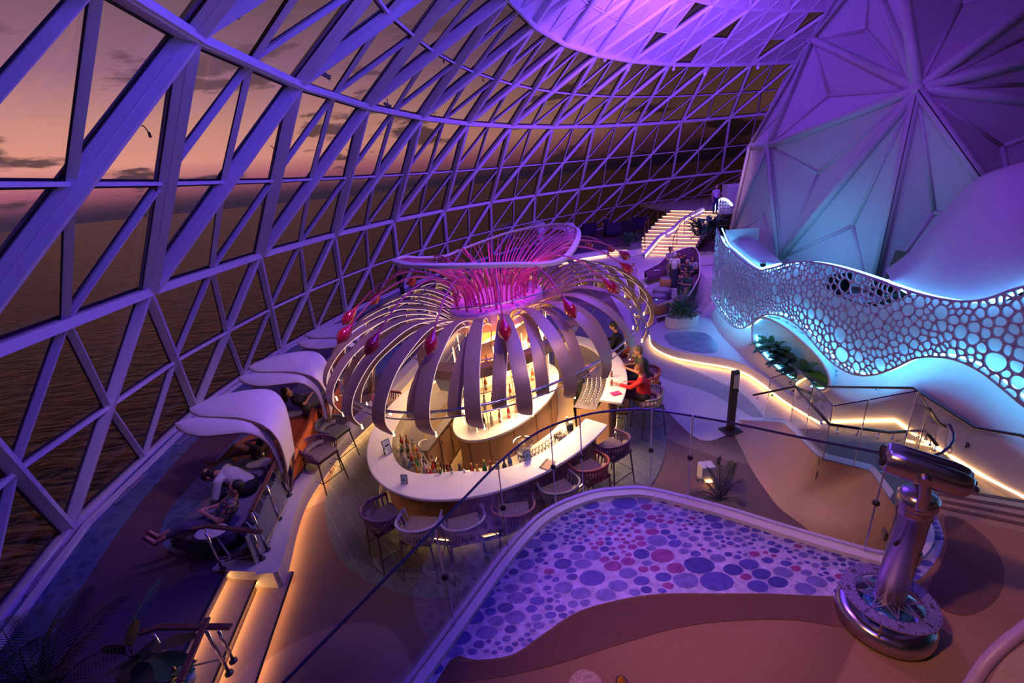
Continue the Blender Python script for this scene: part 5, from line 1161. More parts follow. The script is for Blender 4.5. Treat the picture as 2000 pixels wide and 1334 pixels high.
# ------------------------------------------------------------------ plants
def leafm(n, c, e=.15): return mat(n, c, .45, var=e, scale=6)
gd, gm_, gy, gk = leafm('deep_green_leaf', (.035, .14, .06)), leafm('mid_green_leaf', (.07, .26, .07)), leafm('lime_leaf', (.16, .42, .05)), leafm('dark_palm_leaf', (.015, .035, .025))
def frond(b, tip, sag, m, r, n=26, ll=.30, w=.022, nm='frond'):
    b, tip = Vector(b), Vector(tip); P = []
    for i in range(n+1):
        t = i/n; p = b.lerp(tip, t); p.z += sag*4*t*(1-t); P.append(p)
    q = MB(); q.tube(P, [.010*(1-.8*i/n) for i in range(n+1)], 5)
    for i in range(3, n+1):
        t = i/n; d = (P[i]-P[i-1]).normalized(); sd_ = d.cross(Vector((0, 0, 1)))
        if sd_.length < .1: sd_ = d.cross(Vector((1, 0, 0)))
        sd_.normalize(); L_ = ll*(.35+.65*math.sin(PI*min(1, t*.9+.1)))
        for s_ in (-1, 1):
            o = sd_*s_; e_ = P[i]+(o*.75+d*.75).normalized()*L_+Vector((0, 0, -.25*L_)); mid = P[i].lerp(e_, .5)+Vector((0, 0, .06*L_)); nn = d*(w*.5)
            q.add([P[i]-nn*.5, P[i]+nn*.5, mid+nn, mid-nn, e_], [(0, 1, 2, 3), (3, 2, 4)])
    return q.build(nm, m, r, fixn=False)
def blade(b, d, L_, W_, m, r, droop=.3, nm='leaf', lobes=0):
    b, d = Vector(b), Vector(d).normalized(); sd_ = d.cross(Vector((0, 0, 1))); sd_ = sd_.normalized() if sd_.length > .1 else Vector((1, 0, 0)); n = 9; rows = []
    for i in range(n+1):
        t = i/n; c_ = b+d*(L_*t)+Vector((0, 0, -droop*L_*t*t)); w = W_*.5*math.sin(PI*min(1, t*.95+.03))**.7*(1-.25*t)
        if lobes and i % 2: w *= .55
        rows.append([c_-sd_*w+Vector((0, 0, .10*w)), c_-Vector((0, 0, .06*w)), c_+sd_*w+Vector((0, 0, .10*w))])
    q = MB().grid(rows); q.tube([b-d*L_*.45, b], .006, 4)
    return q.build(nm, m, r, smooth=True, fixn=False)
rp = random.Random(21)
def bush(name, label, c, n, Ls, W_, mats_, rad=.25, hgt=.3, lob=1, cat_='plant', pot=None, lean=None):
    r = thing(name, label, cat_, c); c = Vector(c)
    if pot: pot(r, c)
    for i in range(n):
        a = 2*PI*i/n*2.4+rp.random(); e = rp.uniform(.15, 1.2); b = c+Vector((math.cos(a)*rad*rp.random(), math.sin(a)*rad*rp.random(), hgt*rp.uniform(.62, 1))); d = Vector((math.cos(a)*math.cos(e), math.sin(a)*math.cos(e), math.sin(e)))
        if lean: d = (d+Vector(lean)).normalized()
        blade(b, d, Ls*rp.uniform(.7, 1.2), W_*rp.uniform(.8, 1.2), rp.choice(mats_), r, .35, 'leaf', lob)
    return r
# near corner: palm and broad leaved plant
pc = at(120, 1420, ZL); palm = thing('potted_palm', 'dark feathery palm in the near corner beside the dome glass', 'palm', (pc.x, pc.y, ZL))
MB().lathe([(.18, 0), (.25, .30), (.22, .30), (.02, .28)], (pc.x, pc.y, ZL), 18).build('pot', darkm, palm)
for i, (x, y, z) in enumerate(((60, 1190, 1.2), (165, 1150, 1.5), (235, 1165, 1.5), (110, 1210, 1.7), (0, 1215, 1.3), (-30, 1290, 1.2), (40, 1265, 1.9), (200, 1230, 1.8), (250, 1260, 1.5), (-40, 1350, 1.6), (150, 1290, 2.0), (90, 1330, 2.1), (215, 1330, 1.7), (20, 1330, 1.8))):
    frond((pc.x, pc.y, .75), at(x, y, z), .18, gk, palm, 30, .34, .018)
fr2 = at(312, 1130, 1.1); frond(at(240, 1260, .9), fr2, .05, gd, palm, 16, .10, .03)
pb = at(285, 1330, ZL); bl = thing('broad_leaf_plant', 'dark broad leaved plant with one lit green leaf beside the near railing', 'plant', (pb.x, pb.y, ZL))
MB().lathe([(.14, 0), (.19, .26), (.17, .26), (.02, .24)], (pb.x, pb.y, ZL), 16).build('pot', darkm, bl)
for (x, y, z, m_) in ((258, 1212, 1.45, gk), (205, 1260, 1.3, gk), (290, 1255, 1.45, gk), (372, 1238, 1.25, gk), (365, 1285, 1.1, gd), (250, 1300, 1.35, gk), (320, 1315, 1.2, gm_), (215, 1310, 1.2, gk), (285, 1330, 1.5, gk)):
    b = Vector((pb.x, pb.y, .80)); t_ = at(x, y, z); d = t_-b; blade(b+d*.35, d, d.length*.75, .19, m_, bl, .1)
hp = at(372, 1330, ZL+.03); pt = bush('small_potted_plant', 'small bright green plant in a pale blue pot on the near white curb', hp, 26, .11, .05, [gm_, gy], .05, .16, 0, pot=lambda r, c: MB().lathe([(.06, 0), (.085, .13), (.075, .13), (.01, .12)], c, 16).build('pot', mat('pale_blue_pot', (.45, .55, .7), .4), r, smooth=True))
# palm below the overlook with a white box standing in for a warm reflection
pp = at(1400, 1035, 0); palm2 = thing('potted_palm', 'dark spiky palm under the overlook by the tan stair wall', 'palm', (pp.x, pp.y, 0))
MB().lathe([(.16, 0), (.22, .30), (.19, .30), (.02, .28)], (pp.x, pp.y, 0), 16).build('pot', darkm, palm2)
for x, y, z in ((1350, 965, 1.0), (1362, 935, 1.1), (1385, 915, 1.2), (1405, 895, 1.3), (1432, 905, 1.2), (1448, 940, 1.1), (1455, 985, .9), (1348, 990, .8), (1420, 950, 1.5), (1395, 960, 1.5), (1375, 985, 1.2), (1440, 1000, 1.0)):
    frond((pp.x, pp.y, .55), at(x, y, z), .10, gk, palm2, 26, .20, .020)
wb = at(1383, 945, 0); wbx = thing('reflection_box', 'slanted white box behind the dark palm with a warm glow at its foot', 'box', wb); MB().prism([(wb.x-.12, wb.y), (wb.x+.12, wb.y), (wb.x+.12, wb.y+.2), (wb.x-.12, wb.y+.2)], 0, .34).build('box_body', white, wbx, bevel=.01); MB().box(wb+Vector((-.0, -.02, .06)), (.12, .015, .015)).build('reflection_glow', ledw, wbx)
# big oval planter by the curved sofa
def white_pot(rx, ry, h, th=0):
    def f(r, c):
        MB().lathe([(.94, 0), (.94, .02), (1, .05), (1, h), (.93, h), (.90, h-.06), (.01, h-.07)], c, 40, None, rx, ry).build('tub', white, r, smooth=False)
    return f
c1 = at(1331, 636, .34); ov = bush('planter', 'white oval planter with lush dark green leaves beside the curved sofa', c1, 130, .34, .12, [gd, gd, gm_], .42, .66, 1, 'planter', white_pot(.52, .36, .36))
for i in range(9): a = 2*PI*i/9; frond(c1+Vector((0, .1, .4)), c1+Vector((math.cos(a)*.55, .1+math.sin(a)*.4, 1.25+.15*math.sin(3*a))), .12, gd, ov, 16, .14, .018)
c2 = at(1236, 498, 0)+Vector((-.15, 0, 0)); bush('planter', 'white planter with a green lit shrub at the foot of the glowing stair', c2, 110, .5, .16, [gd, gd, gm_], .5, 1.2, 1, 'planter', white_pot(.75, .6, .42))
c3 = at(1378, 520, 0)+Vector((.3, .8, 0)); bush('planter', 'tall dark planting between the glowing stair and the end of the screen', c3, 120, .75, .26, [gd, gk, gd], .7, 2.2, 1, 'planter', white_pot(.9, .8, .45))
rimz = pl
for i, (s_, z_, mm_) in enumerate([(4.45+.14*k+.06*rp.random(), 1.0+.25*rp.random()-.030*k, (gd, gd, gk)[k % 3]) for k in range(13)]+[(5.9+.09*k, .92+.18*rp.random()-.03*k, (gm_, gy, gy)[k % 3]) for k in range(9)]):
    gpl = thing('wall_plant', 'dark monstera plant with split leaves growing in the wall niche' if mm_ not in (gm_, gy) else 'bright lime lit leafy plant at the low end of the wall niche', 'plant', wall_at(s_, z_-.35, .30), group='plants in the wall niche')
    for k in range(9 if mm_ not in (gm_, gy) else 10):
        a = rp.random()*6.28; out_ = wall_at(s_, 0, -1)-wall_at(s_, 0, 0); d = Vector((out_.x*.5+math.cos(a)*.8, math.sin(a)*.8, rp.uniform(.1, .9))); blade(wall_at(s_, z_-.28+rp.random()*.12, .22), d, rp.uniform(.30, .46), rp.uniform(.18, .27), mm_, gpl, .4, 'leaf', 1 if k % 3 else 0)
# ------------------------------------------------------------------ the far glowing staircase
fsx = thing('far_staircase', 'wide far staircase with warmly glowing steps and a purple curving stringer', 'stairs', at(1300, 500, 0))
Lx = [(0, 1255, 500), (.2, 1253, 482), (.35, 1254, 468), (.55, 1270, 448), (.75, 1290, 428), (1, 1318, 409)]; Rx = [(0, 1352, 503), (.2, 1358, 485), (.4, 1368, 465), (.6, 1383, 447), (.8, 1395, 428), (1, 1412, 410)]; Mx = [(0, 1256, 500), (.2, 1272, 482), (.4, 1291, 460), (.55, 1313, 449), (.75, 1335, 428), (1, 1372, 409)]
def ip(T, t, z): return at(interp([(a, b) for a, b, c_ in T], t), interp([(a, c_) for a, b, c_ in T], t), z)
NSF = 14; stone = mat('lit_stone', (.62, .50, .36), .5, var=.05)
ZF = 2.0
lf_, rf_ = [ip(Lx, k/NSF, ZF*k/NSF) for k in range(NSF+1)], [ip(Rx, k/NSF, ZF*k/NSF) for k in range(NSF+1)]
for k in range(NSF):
    z = ZF*(k+1)/NSF; a, b, c_, d_ = [Vector((p.x, p.y, 0)) for p in (lf_[k], rf_[k], rf_[k+1], lf_[k+1])]
    MB().prism([a, b, c_, d_], max(0, z-.34), z).build('step', stone, fsx)
    f = ((a+b)/2-(c_+d_)/2).normalized()
    MB().prism([a+f*.05, b+f*.05, b, a], z-.03, z).build('nosing', stone, fsx)
    MB().tube([a+f*.03+Vector((0, 0, z-.045)), b+f*.03+Vector((0, 0, z-.045))], .016, 4).build('led_strip', mat('stair_led', (1, .7, .35), emit=5, ecol=(1.0, .55, .20)), fsx)
st_ = [ip(Mx, k/NSF, ZF*k/NSF+.16) for k in range(NSF+1)]
MB().grid([[p+Vector((-.12, 0, .10)) for p in st_], [p+Vector((.10, 0, .10)) for p in st_], [p+Vector((.10, 0, -.25)) for p in st_], [p+Vector((-.12, 0, -.25)) for p in st_], [p+Vector((-.12, 0, .10)) for p in st_]]).build('stringer', white, fsx)
MB().tube([p+Vector((.13, -.02, -.04)) for p in st_], .02, 5).build('led_strip', MATS['stair_led'], fsx)
for T_, off_ in ((.62, 0), (.05, 0)):
    rl = [lf_[k].lerp(rf_[k], T_+.2*(k/NSF) if T_ > .3 else T_) for k in range(NSF+1)]; MB().tube([p+Vector((0, 0, ZF/NSF+.9)) for p in rl], .025, 6).build('handrail', MATS['reddish_timber_rail'], fsx)
    for k in range(0, NSF+1, 3): MB().tube([rl[k]+Vector((0, 0, .1)), rl[k]+Vector((0, 0, ZF/NSF+.9))], .02, 6).build('baluster', pipe, fsx)
tp_ = [lf_[-1], rf_[-1], rf_[-1]+Vector((3, 0, 0)), rf_[-1]+Vector((4, 9, 0)), lf_[-1]+Vector((0, 8, 0))]
flat([Vector((p.x, p.y, 0)) for p in tp_], ZF, .3, 'floor_far_deck', pale, STR)
# low lit steps to the left of the stair planter
lw = thing('low_steps', 'three low warmly lit steps to the left of the stair planter', 'steps', at(1200, 495, 0))
for k in range(3):
    a, b = at(1176, 499-4.0*k, .13*k), at(1226, 500-4.0*k, .13*k); c_, d_ = at(1226, 496-4.0*k, .13*(k+1)), at(1176, 495-4.0*k, .13*(k+1)); MB().prism([(a.x, a.y), (b.x, b.y), (c_.x+.3, c_.y+1.4), (d_.x-.3, d_.y+1.4)], 0, .13*(k+1)).build('step', stone, lw)
    MB().tube([a+Vector((0, -.04, .09)), b+Vector((0, -.04, .09))], .018, 4).build('led_strip', MATS['stair_led'], lw)
# white parapet with screen and arch light at the head of the stair
ar = far(1402, 404, 27); arch = thing('lit_arch_panel', 'small perforated panel with a glowing white arch at the top of the far stair', 'panel', ar)
P = [far(x, y, 27) for x, y in ((1399, 412), (1399, 398), (1404, 391), (1412, 388), (1420, 391), (1427, 397), (1430, 402))]; MB().tube(cr(P, 4), .06, 6).build('arch_light', mat('white_blue_led', (.8, .9, 1), emit=7, ecol=(.6, .75, 1)), arch)
q = MB(); 
for i in range(5):
    for j in range(4):
        c_ = far(1402+5*i, 396+6*j, 27.1); q.tube([c_+Vector((.10*math.cos(a), 0, .13*math.sin(a))) for a in [k*PI/4 for k in range(8)]], .022, 4, closed=True)
q.build('pierced_panel', white, arch)
q = thing('deck_cabinet', 'white cabinet on the far upper deck behind the standing man', 'cabinet', far(1436, 385, 28)); MB().box(far(1438, 384, 29), (1.6, .8, 1.7)).build('cabinet_body', white, q, bevel=.03); MB().box(far(1438, 384, 28.55), (1.3, .03, 1.2)).build('door', tw_, q); q.location = (q.location.x, q.location.y, 2.0); 
for ch in q.children: ch.location = -(q.location-far(1436, 385, 28))
for i, (x, y, c_, lb) in enumerate(((1150, 462, navy, 'navy'), (1196, 462, navy, 'navy, nearest the lone silhouette'), (1222, 458, black, 'black'), (1244, 450, navy, 'navy, nearest the stair planter'))):
    p_ = at(x, y, ZL); ch_ = thing('lounge_chair', 'dark %s armchair with a red cushion by the far glass' % lb, 'chair', p_, group='armchairs by the far glass')
    MB().box(p_+Vector((0, 0, .3)), (1.0, .9, .34)).build('seat', c_, ch_, bevel=.06); MB().box(p_+Vector((0, -.4, .65)), (1.1, .2, .8)).build('backrest', c_, ch_, bevel=.07)
    for s_ in (-1, 1): MB().box(p_+Vector((.5*s_, 0, .45)), (.16, .9, .4)).build('armrest', c_, ch_, bevel=.05)
    MB().box(p_+Vector((.1, .1, .52)), (.6, .5, .12)).build('cushion', mat('red_cushion', (.4, .02, .05), .8), ch_, bevel=.04)
# ------------------------------------------------------------------ curved sofa, stools and small things on the right
sf = thing('curved_sofa', 'long crescent shaped plum sofa with a white wire frame, full of guests', 'sofa', at(1330, 560, 0))
plum = mat('plum_fabric', (.10, .03, .07), .8, var=.15, scale=40); wire = mat('white_wire', (.7, .7, .72), .4)
cin = [(1265, 540), (1290, 533), (1315, 527), (1335, 527), (1342, 545), (1343, 565), (1335, 585), (1310, 605), (1290, 617)]; cou = [(1259, 533), (1290, 518), (1320, 510), (1350, 508), (1362, 525), (1362, 560), (1352, 582), (1320, 610), (1285, 622)]
A, B = cr(px_(cin, .45), 5), cr(px_(cou, .45), 5)
MB().grid([lift(A, .22), lift(A, .42), lift([a.lerp(b, .15) for a, b in zip(A, B)], .48), lift(B, .50), lift(B, .2)]).build('seat', plum, sf, smooth=True)
nB = len(B); hgt = [.5+.62*math.sin(PI*min(1, max(0, (i/(nB-1)-.12)/.76)))**.6 if .12 < i/(nB-1) < .88 else .5 for i in range(nB)]
Bo = [b+(b-a).normalized()*.10 for a, b in zip(A, B)]
MB().grid([[Vector((p.x, p.y, .45)) for p in B], [Vector((p.x, p.y, h+.0)) for p, h in zip(Bo, hgt)], [Vector((p.x, p.y, h-.03)) for p, h in zip([q_+(q_-a).normalized()*.05 for q_, a in zip(Bo, A)], hgt)], [Vector((p.x, p.y, .25)) for p in B]]).build('backrest', plum, sf, smooth=True)
MB().tube([Vector((p.x, p.y, h+.02)) for p, h in zip(Bo, hgt)], .028, 6).build('top_rim', wire, sf, smooth=True)
q = MB()
for i in range(0, nB, 2): q.tube([Vector((Bo[i].x, Bo[i].y, hgt[i])), Vector((B[i].x, B[i].y, .05))], .010, 4)
q.tube(lift(B, .05), .014, 5); q.tube(lift([a.lerp(b, .3) for a, b in zip(A, B)], .05), .014, 5); q.build('wire_frame', wire, sf)
def pouf(px, py, r_, m_, label, z=.42):
    p = at(px, py, z); p.z = 0; r = thing('pouf', label, 'pouf', p); MB().lathe([(r_*.8, 0), (r_, .08), (r_*1.02, z-.1), (r_*.93, z-.01), (r_*.9, z)], (0, 0, 0), 24).build('drum', m_, r, world=False, smooth=True); MB().lathe([(r_*.88, z), (r_*.86, z+.02), (.01, z+.025)], (0, 0, 0), 24).build('top', greyf, r, world=False, smooth=True)
plu2 = mat('violet_fabric', (.12, .05, .16), .8); och = mat('ochre_leather', (.40, .20, .08), .5)
pouf(1302, 543, .30, och, 'ochre round pouf beside the standing woman'); pouf(1293, 565, .38, plu2, 'violet round pouf with a grey top in front of the curved sofa'); pouf(1284, 577, .36, plu2, 'dark pouf with a grey top behind the ochre table pouf'); pouf(1285, 590, .42, och, 'ochre round pouf with a phone and tray on it')
ph_ = thing('phone', 'bright phone lying on the ochre pouf', 'phone', at(1282, 586, .45)); MB().box((0, 0, .008), (.07, .14, .01)).build('phone_body', darkm, ph_, world=False); MB().box((0, 0, .0145), (.06, .125, .002)).build('screen', mat('phone_screen', (.3, .6, .8), emit=1.5, ecol=(.3, .6, .9)), ph_, world=False)
pap = thing('paper_slip', 'white paper slip on the tip of the plum sofa', 'paper', at(1283, 528, .52)); MB().box((0, 0, 0), (.30, .14, .006)).build('sheet', white, pap, world=False)
# black hand sanitiser pillar
b0 = at(1427, 842, .006); py_ = thing('sanitiser_pillar', 'slim black dispenser pillar on a square foot beside the stair', 'dispenser', b0, R(12))
MB().box((0, 0, .02), (.36, .30, .03)).build('foot_plate', black, py_, world=False, bevel=.006); MB().box((0, .02, .70), (.15, .08, 1.36)).build('pillar', mat('black_gloss', (.015, .015, .018), .25), py_, world=False, bevel=.01)
MB().box((0, -.03, 1.16), (.11, .03, .30)).build('dispenser_face', mat('light_grey_plastic', (.35, .36, .38), .4), py_, world=False, bevel=.004); MB().box((0, -.05, .97), (.08, .05, .03)).build('nozzle', black, py_, world=False)
# ------------------------------------------------------------------ ceiling spotlights on the lattice
sp_m = mat('spot_white', (.72, .70, .76), .4); lens = mat('lamp_face', (1, .9, .8), emit=22, ecol=(1.0, .72, .55)); s0_ = None
def spotl(px, py, w, label, lit=True, aim=None):
    r = thing('track_spotlight', label, 'spotlight', far(px, py, w)); P = far(px, py, w); d = ((aim or Vector((0, 9, 1)))-P).normalized(); M_ = d.to_track_quat('Z', 'Y').to_matrix()
    MB().lathe([(.03, -.16), (.05, -.14), (.055, .06), (.07, .10), (.064, .10)], (0, 0, 0), 14, M_).build('housing', sp_m, r, world=False, smooth=False); MB().lathe([(.06, .092), (.001, .094)], (0, 0, 0), 14, M_).build('lamp_face', lens if lit else darkm, r, world=False)
    MB().tube([Vector((0, 0, .0)), Vector((0, 0, .22))], .018, 6).build('bracket', sp_m, r, world=False); return r
for x, y, w, lb in ((980, 14, 17, 'lit track spotlight first at the top edge under the curved ceiling ring'), (1065, 60, 19, 'lit track spotlight second along the curved ceiling ring'), (1096, 101, 20, 'lit track spotlight third along the ceiling ring, hanging low'), (1182, 116, 21, 'lit track spotlight fourth along the ceiling ring'), (1227, 135, 22, 'lit track spotlight fifth along the ceiling ring'), (1316, 134, 23, 'lit track spotlight sixth along the ceiling ring'), (1377, 143, 23, 'lit track spotlight seventh along the ceiling ring, hanging low'), (1481, 131, 24, 'lit track spotlight last on the ring before the faceted structure')): spotl(x, y, w*.93, lb)
for x, y, u_, lb in ((457, 25, 8.3, 'unlit white projector lamp high on the dome beam, nearest the camera'), (637, 148, 11.5, 'unlit white projector lamp on the second beam of the lattice'), (758, 206, 15, 'unlit white projector lamp on the third beam of the lattice'), (850, 235, 19, 'unlit white projector lamp on the fourth beam of the lattice')): spotl(x, y, u_, lb, False, Vector((3, 20, 4)))
hk = None
for x, y, w_, lb in ((276, 246, 8.2, 'on the nearest blue beam'), (527, 285, 11.8, 'on the second blue beam'), (675, 292, 15, 'on the third blue beam'), (773, 40, 12.6, 'on the upper lattice near the first crossing'), (860, 110, 15, 'on the upper lattice near the second crossing'), (938, 148, 17, 'on the upper lattice near the third crossing')):
    p = far(x, y, w_); r = thing('gooseneck_lamp', 'little dark gooseneck lamp hanging '+lb, 'lamp', p)
    MB().tube([(0, 0, 0), (.04, 0, .0), (.07, 0, -.06), (.09, 0, -.12)], .010, 6).build('neck', darkm, r, world=False); MB().lathe([(.02, 0), (.028, -.08), (.012, -.10)], (.095, 0, -.11), 10).build('head', darkm, r, world=False)
# ------------------------------------------------------------------ people
skinm = mat('skin', (.55, .28, .18), .55, var=.05); skind = mat('skin_brown', (.22, .10, .06), .55, var=.05)
def cap(q, a, b, ra, rb, k=10):
    a, b = Vector(a), Vector(b); q.tube([a, b], [ra, rb], k); q.ell(a, (ra*.98,)*3, k); q.ell(b, (rb*.98,)*3, k)
POSES = dict(
 stand=dict(hL=(-.09, 0, 0), hR=(.09, 0, 0), kL=(-.10, .02, -.40), kR=(.10, .03, -.40), aL=(-.10, -.02, -.78), aR=(.10, -.01, -.78), ch=(0, 0, .28), nk=(0, -.01, .46), hd=(0, .02, .61), sL=(-.17, 0, .42), sR=(.17, 0, .42), eL=(-.23, -.02, .16), eR=(.23, -.02, .16), wL=(-.24, .08, -.06), wR=(.24, .08, -.06)),
 sit=dict(hL=(-.09, 0, 0), hR=(.09, 0, 0), kL=(-.12, .40, .03), kR=(.12, .40, .03), aL=(-.12, .36, -.37), aR=(.12, .36, -.37), ch=(0, .02, .28), nk=(0, .06, .45), hd=(0, .11, .59), sL=(-.17, .05, .40), sR=(.17, .05, .40), eL=(-.23, .14, .17), eR=(.23, .14, .17), wL=(-.12, .34, .22), wR=(.12, .34, .22)),
 bend=dict(hL=(-.09, 0, 0), hR=(.09, 0, 0), kL=(-.14, .38, .04), kR=(.14, .38, .04), aL=(-.14, .30, -.34), aR=(.14, .30, -.34), ch=(0, .20, .22), nk=(0, .36, .30), hd=(0, .49, .30), sL=(-.18, .31, .27), sR=(.18, .31, .27), eL=(-.24, .40, .02), eR=(.24, .40, .02), wL=(-.08, .52, -.08), wR=(.08, .52, -.08)),
 recline=dict(hL=(-.09, 0, 0), hR=(.09, 0, 0), kL=(-.10, .40, .14), kR=(.12, .42, .04), aL=(-.08, .78, .03), aR=(.10, .80, .0), ch=(0, -.18, .20), nk=(0, -.29, .33), hd=(0, -.34, .46), sL=(-.17, -.26, .29), sR=(.17, -.26, .29), eL=(-.22, -.06, .13), eR=(.22, -.06, .13), wL=(-.08, .10, .22), wR=(.08, .10, .22)))
def person(label, pose, loc, rz, scale=1.0, top=None, legs=None, hair=(.03, .015, .01), hairlen=.0, skin=None, shoes=(.02, .02, .02), skirt=False, sleeve=.6, legcov=1.0, ov=None, group=None, vox=.013, topm=None):
    J = {k: Vector(v) for k, v in POSES[pose].items()}
    if ov: J.update({k: Vector(v) for k, v in ov.items()})
    skin = skin or skinm; r = thing('person', label, 'person', loc, rz, group); r.scale = (scale,)*3
    def fin(q, nm, m, v=vox):
        o = q.build(nm, m, r, world=False, smooth=True, fixn=False); x = o.modifiers.new('remesh', 'REMESH'); x.mode = 'VOXEL'; x.voxel_size = v; x.use_smooth_shade = True; y = o.modifiers.new('sm', 'SMOOTH'); y.factor = .5; y.iterations = 4; return o
    q = MB(); pel = (J['hL']+J['hR'])/2; up_t = (J['nk']-pel).normalized()
    cap(q, pel, J['ch'], .125, .125, 14); cap(q, J['hL']*.6, J['hR']*.6, .12, .12); cap(q, J['ch'], J['nk']-up_t*.05, .13, .07, 14); cap(q, J['sL']*.96+J['ch']*.04, J['sR']*.96+J['ch']*.04, .055, .055)
    cap(q, J['nk'], J['hd'], .05, .05); fwd_ = Vector((0, 1, 0)) if pose != 'bend' else Vector((0, .8, -.6)); hu = (J['hd']-J['nk']).normalized()
    q.ell(J['hd']+hu*.02, (.078, .092, .112), 16); q.ell(J['hd']+fwd_*.05-hu*.055, (.045, .04, .045), 12)
    cap(q, J['hd']+fwd_*.088+hu*.005, J['hd']+fwd_*.112-hu*.022, .009, .014, 8)
    for s_ in (-1, 1): q.ell(J['hd']+Vector((s_*.08, -.005, -.005)), (.012, .02, .03), 8)
    for S in 'LR':
        sx_ = -1 if S == 'L' else 1
        cap(q, J['s'+S], J['e'+S], .048, .038); cap(q, J['e'+S], J['w'+S], .038, .025)
        d = (J['w'+S]-J['e'+S]).normalized(); h0 = J['w'+S]+d*.02; h1 = J['w'+S]+d*.085; cap(q, h0, h1, .027, .030, 8)
        sd_ = d.cross(Vector((0, 0, 1))); sd_ = sd_.normalized() if sd_.length > .2 else Vector((1, 0, 0)); dn = d.cross(sd_)
        for f in range(4):
            o = sd_*(-.027+.018*f); L_ = (.055, .066, .062, .048)[f]; m_ = h1+o+d*L_*.6; cap(q, h1+o*.9, m_, .0095, .0085, 6); cap(q, m_, m_+d*L_*.4+dn*.018*sx_*0+Vector((0, 0, -.015)), .0085, .007, 6)
        th_ = h0+sd_*(-sx_)*.028; cap(q, th_, th_+d*.045+sd_*(-sx_)*.03, .011, .008, 6)
        cap(q, J['h'+S], J['k'+S], .085, .058, 12); cap(q, J['k'+S], J['a'+S], .056, .034, 12)
        sh = (J['a'+S]-J['k'+S]).normalized(); ft = Vector((0, 1, 0)) if sh.z < -.5 else Vector((0, .35, .9)); cap(q, J['a'+S]+sh*.03, J['a'+S]+sh*.045+ft*.15, .034, .026, 8)
    body = fin(q, 'body', skin, min(vox, .011))
    for s_ in (-1, 1): MB().ell(J['hd']+fwd_*.088+hu*.022+Vector((s_*.03, 0, 0)), (.011, .008, .008), 8).build('eye', black, r, world=False)
    MB().ell(J['hd']+fwd_*.088-hu*.048, (.024, .008, .007), 8).build('mouth', mat('lips', (.35, .08, .07), .5), r, world=False)
    tm_ = topm or mat('cloth_%d_%d_%d' % tuple(int(c*100) for c in top), top, .85, var=.12, scale=30)
    q = MB(); cap(q, pel+up_t*.02, J['ch'], .142, .142, 14); cap(q, J['ch'], J['nk']-up_t*.07, .143, .085, 14); cap(q, J['sL']*.93+J['ch']*.07, J['sR']*.93+J['ch']*.07, .066, .066)
    for S in 'LR': cap(q, J['s'+S], J['s'+S].lerp(J['e'+S], min(1, sleeve*1.2)), .062, .054)
    if sleeve > .9:
        for S in 'LR': cap(q, J['e'+S], J['e'+S].lerp(J['w'+S], .85), .052, .038)
    fin(q, 'top', tm_)
    lm = mat('cloth_%d_%d_%d' % tuple(int(c*100) for c in legs), legs, .85, var=.12, scale=30) if legs is not None else tm_
    if legcov > 0:
        q = MB(); cap(q, J['hL']*.7, J['hR']*.7, .135, .135)
        for S in 'LR':
            cap(q, J['h'+S], J['h'+S].lerp(J['k'+S], min(1, legcov*2)), .098, .074)
            if legcov > .5: cap(q, J['k'+S], J['k'+S].lerp(J['a'+S], (legcov-.5)*2*.95), .070, .050)
        if skirt:
            e_ = (J['kL']+J['kR'])/2; m_ = pel.lerp(e_, min(1.6, legcov*2)); cap(q, pel, m_, .15, .20, 16)
        fin(q, 'skirt' if skirt else 'trousers', lm)
    q = MB(); hb = J['hd']+hu*.045-fwd_*.018; q.ell(hb, (.088, .098, .095), 14); q.ell(J['hd']-fwd_*.045-hu*.0, (.078, .06, .09), 12)
    if hairlen: cap(q, J['hd']-fwd_*.06, J['hd']-fwd_*.075-Vector((0, 0, hairlen)), .075, .055)
    # keep the face free
    q.f = q.f; hm = mat('hair_%d_%d' % (hair[0]*100, hair[2]*100), hair, .6, var=.3, scale=60); fin(q, 'hair', hm, .014)
    if shoes is not None:
        for S in 'LR':
            sh = (J['a'+S]-J['k'+S]).normalized(); ft = Vector((0, 1, 0)) if sh.z < -.5 else Vector((0, .35, .9)); q = MB(); cap(q, J['a'+S]+sh*.04-ft*.02, J['a'+S]+sh*.055+ft*.165, .038, .030, 8); fin(q, 'shoe', mat('shoe_%d_%d' % (shoes[0]*100, shoes[1]*100), shoes, .5))
    return r
def seat_at(px, py, z): return at(px, py, z)
red = (.62, .02, .03)
person('person in a red shawl and glasses sitting on a stool, reaching to the bar', 'sit', seat_at(1258, 772, .86), R(68), .98, red, (.03, .02, .02), (.26, .09, .03), shoes=(.02, .02, .02), legcov=.5, sleeve=1.0, vox=.011, ov=dict(wL=(-.16, .50, .30), eL=(-.20, .26, .26)))
person('person in a dark floral shirt with grey hair seated beyond the red shawl', 'sit', seat_at(1256, 732, .86), R(85), 1.02, (.05, .06, .04), (.03, .03, .04), (.16, .13, .11), legcov=1.0)
person('person in black seen from behind at the far end of the right counter', 'sit', seat_at(1208, 682, .86), R(70), 1.08, (.012, .014, .02), (.02, .02, .03), (.02, .015, .01), sleeve=1.0)
person('bartender in dark clothes with long dark hair reaching over the glass tray', 'stand', at(1131, 806, .02)+Vector((0, 0, .84)), R(-62), .98, (.03, .03, .04), (.015, .015, .02), (.02, .012, .01), hairlen=.28, sleeve=.8, ov=dict(eL=(-.22, .14, .20), eR=(.22, .14, .20), wL=(-.12, .38, .22), wR=(.12, .38, .22)))
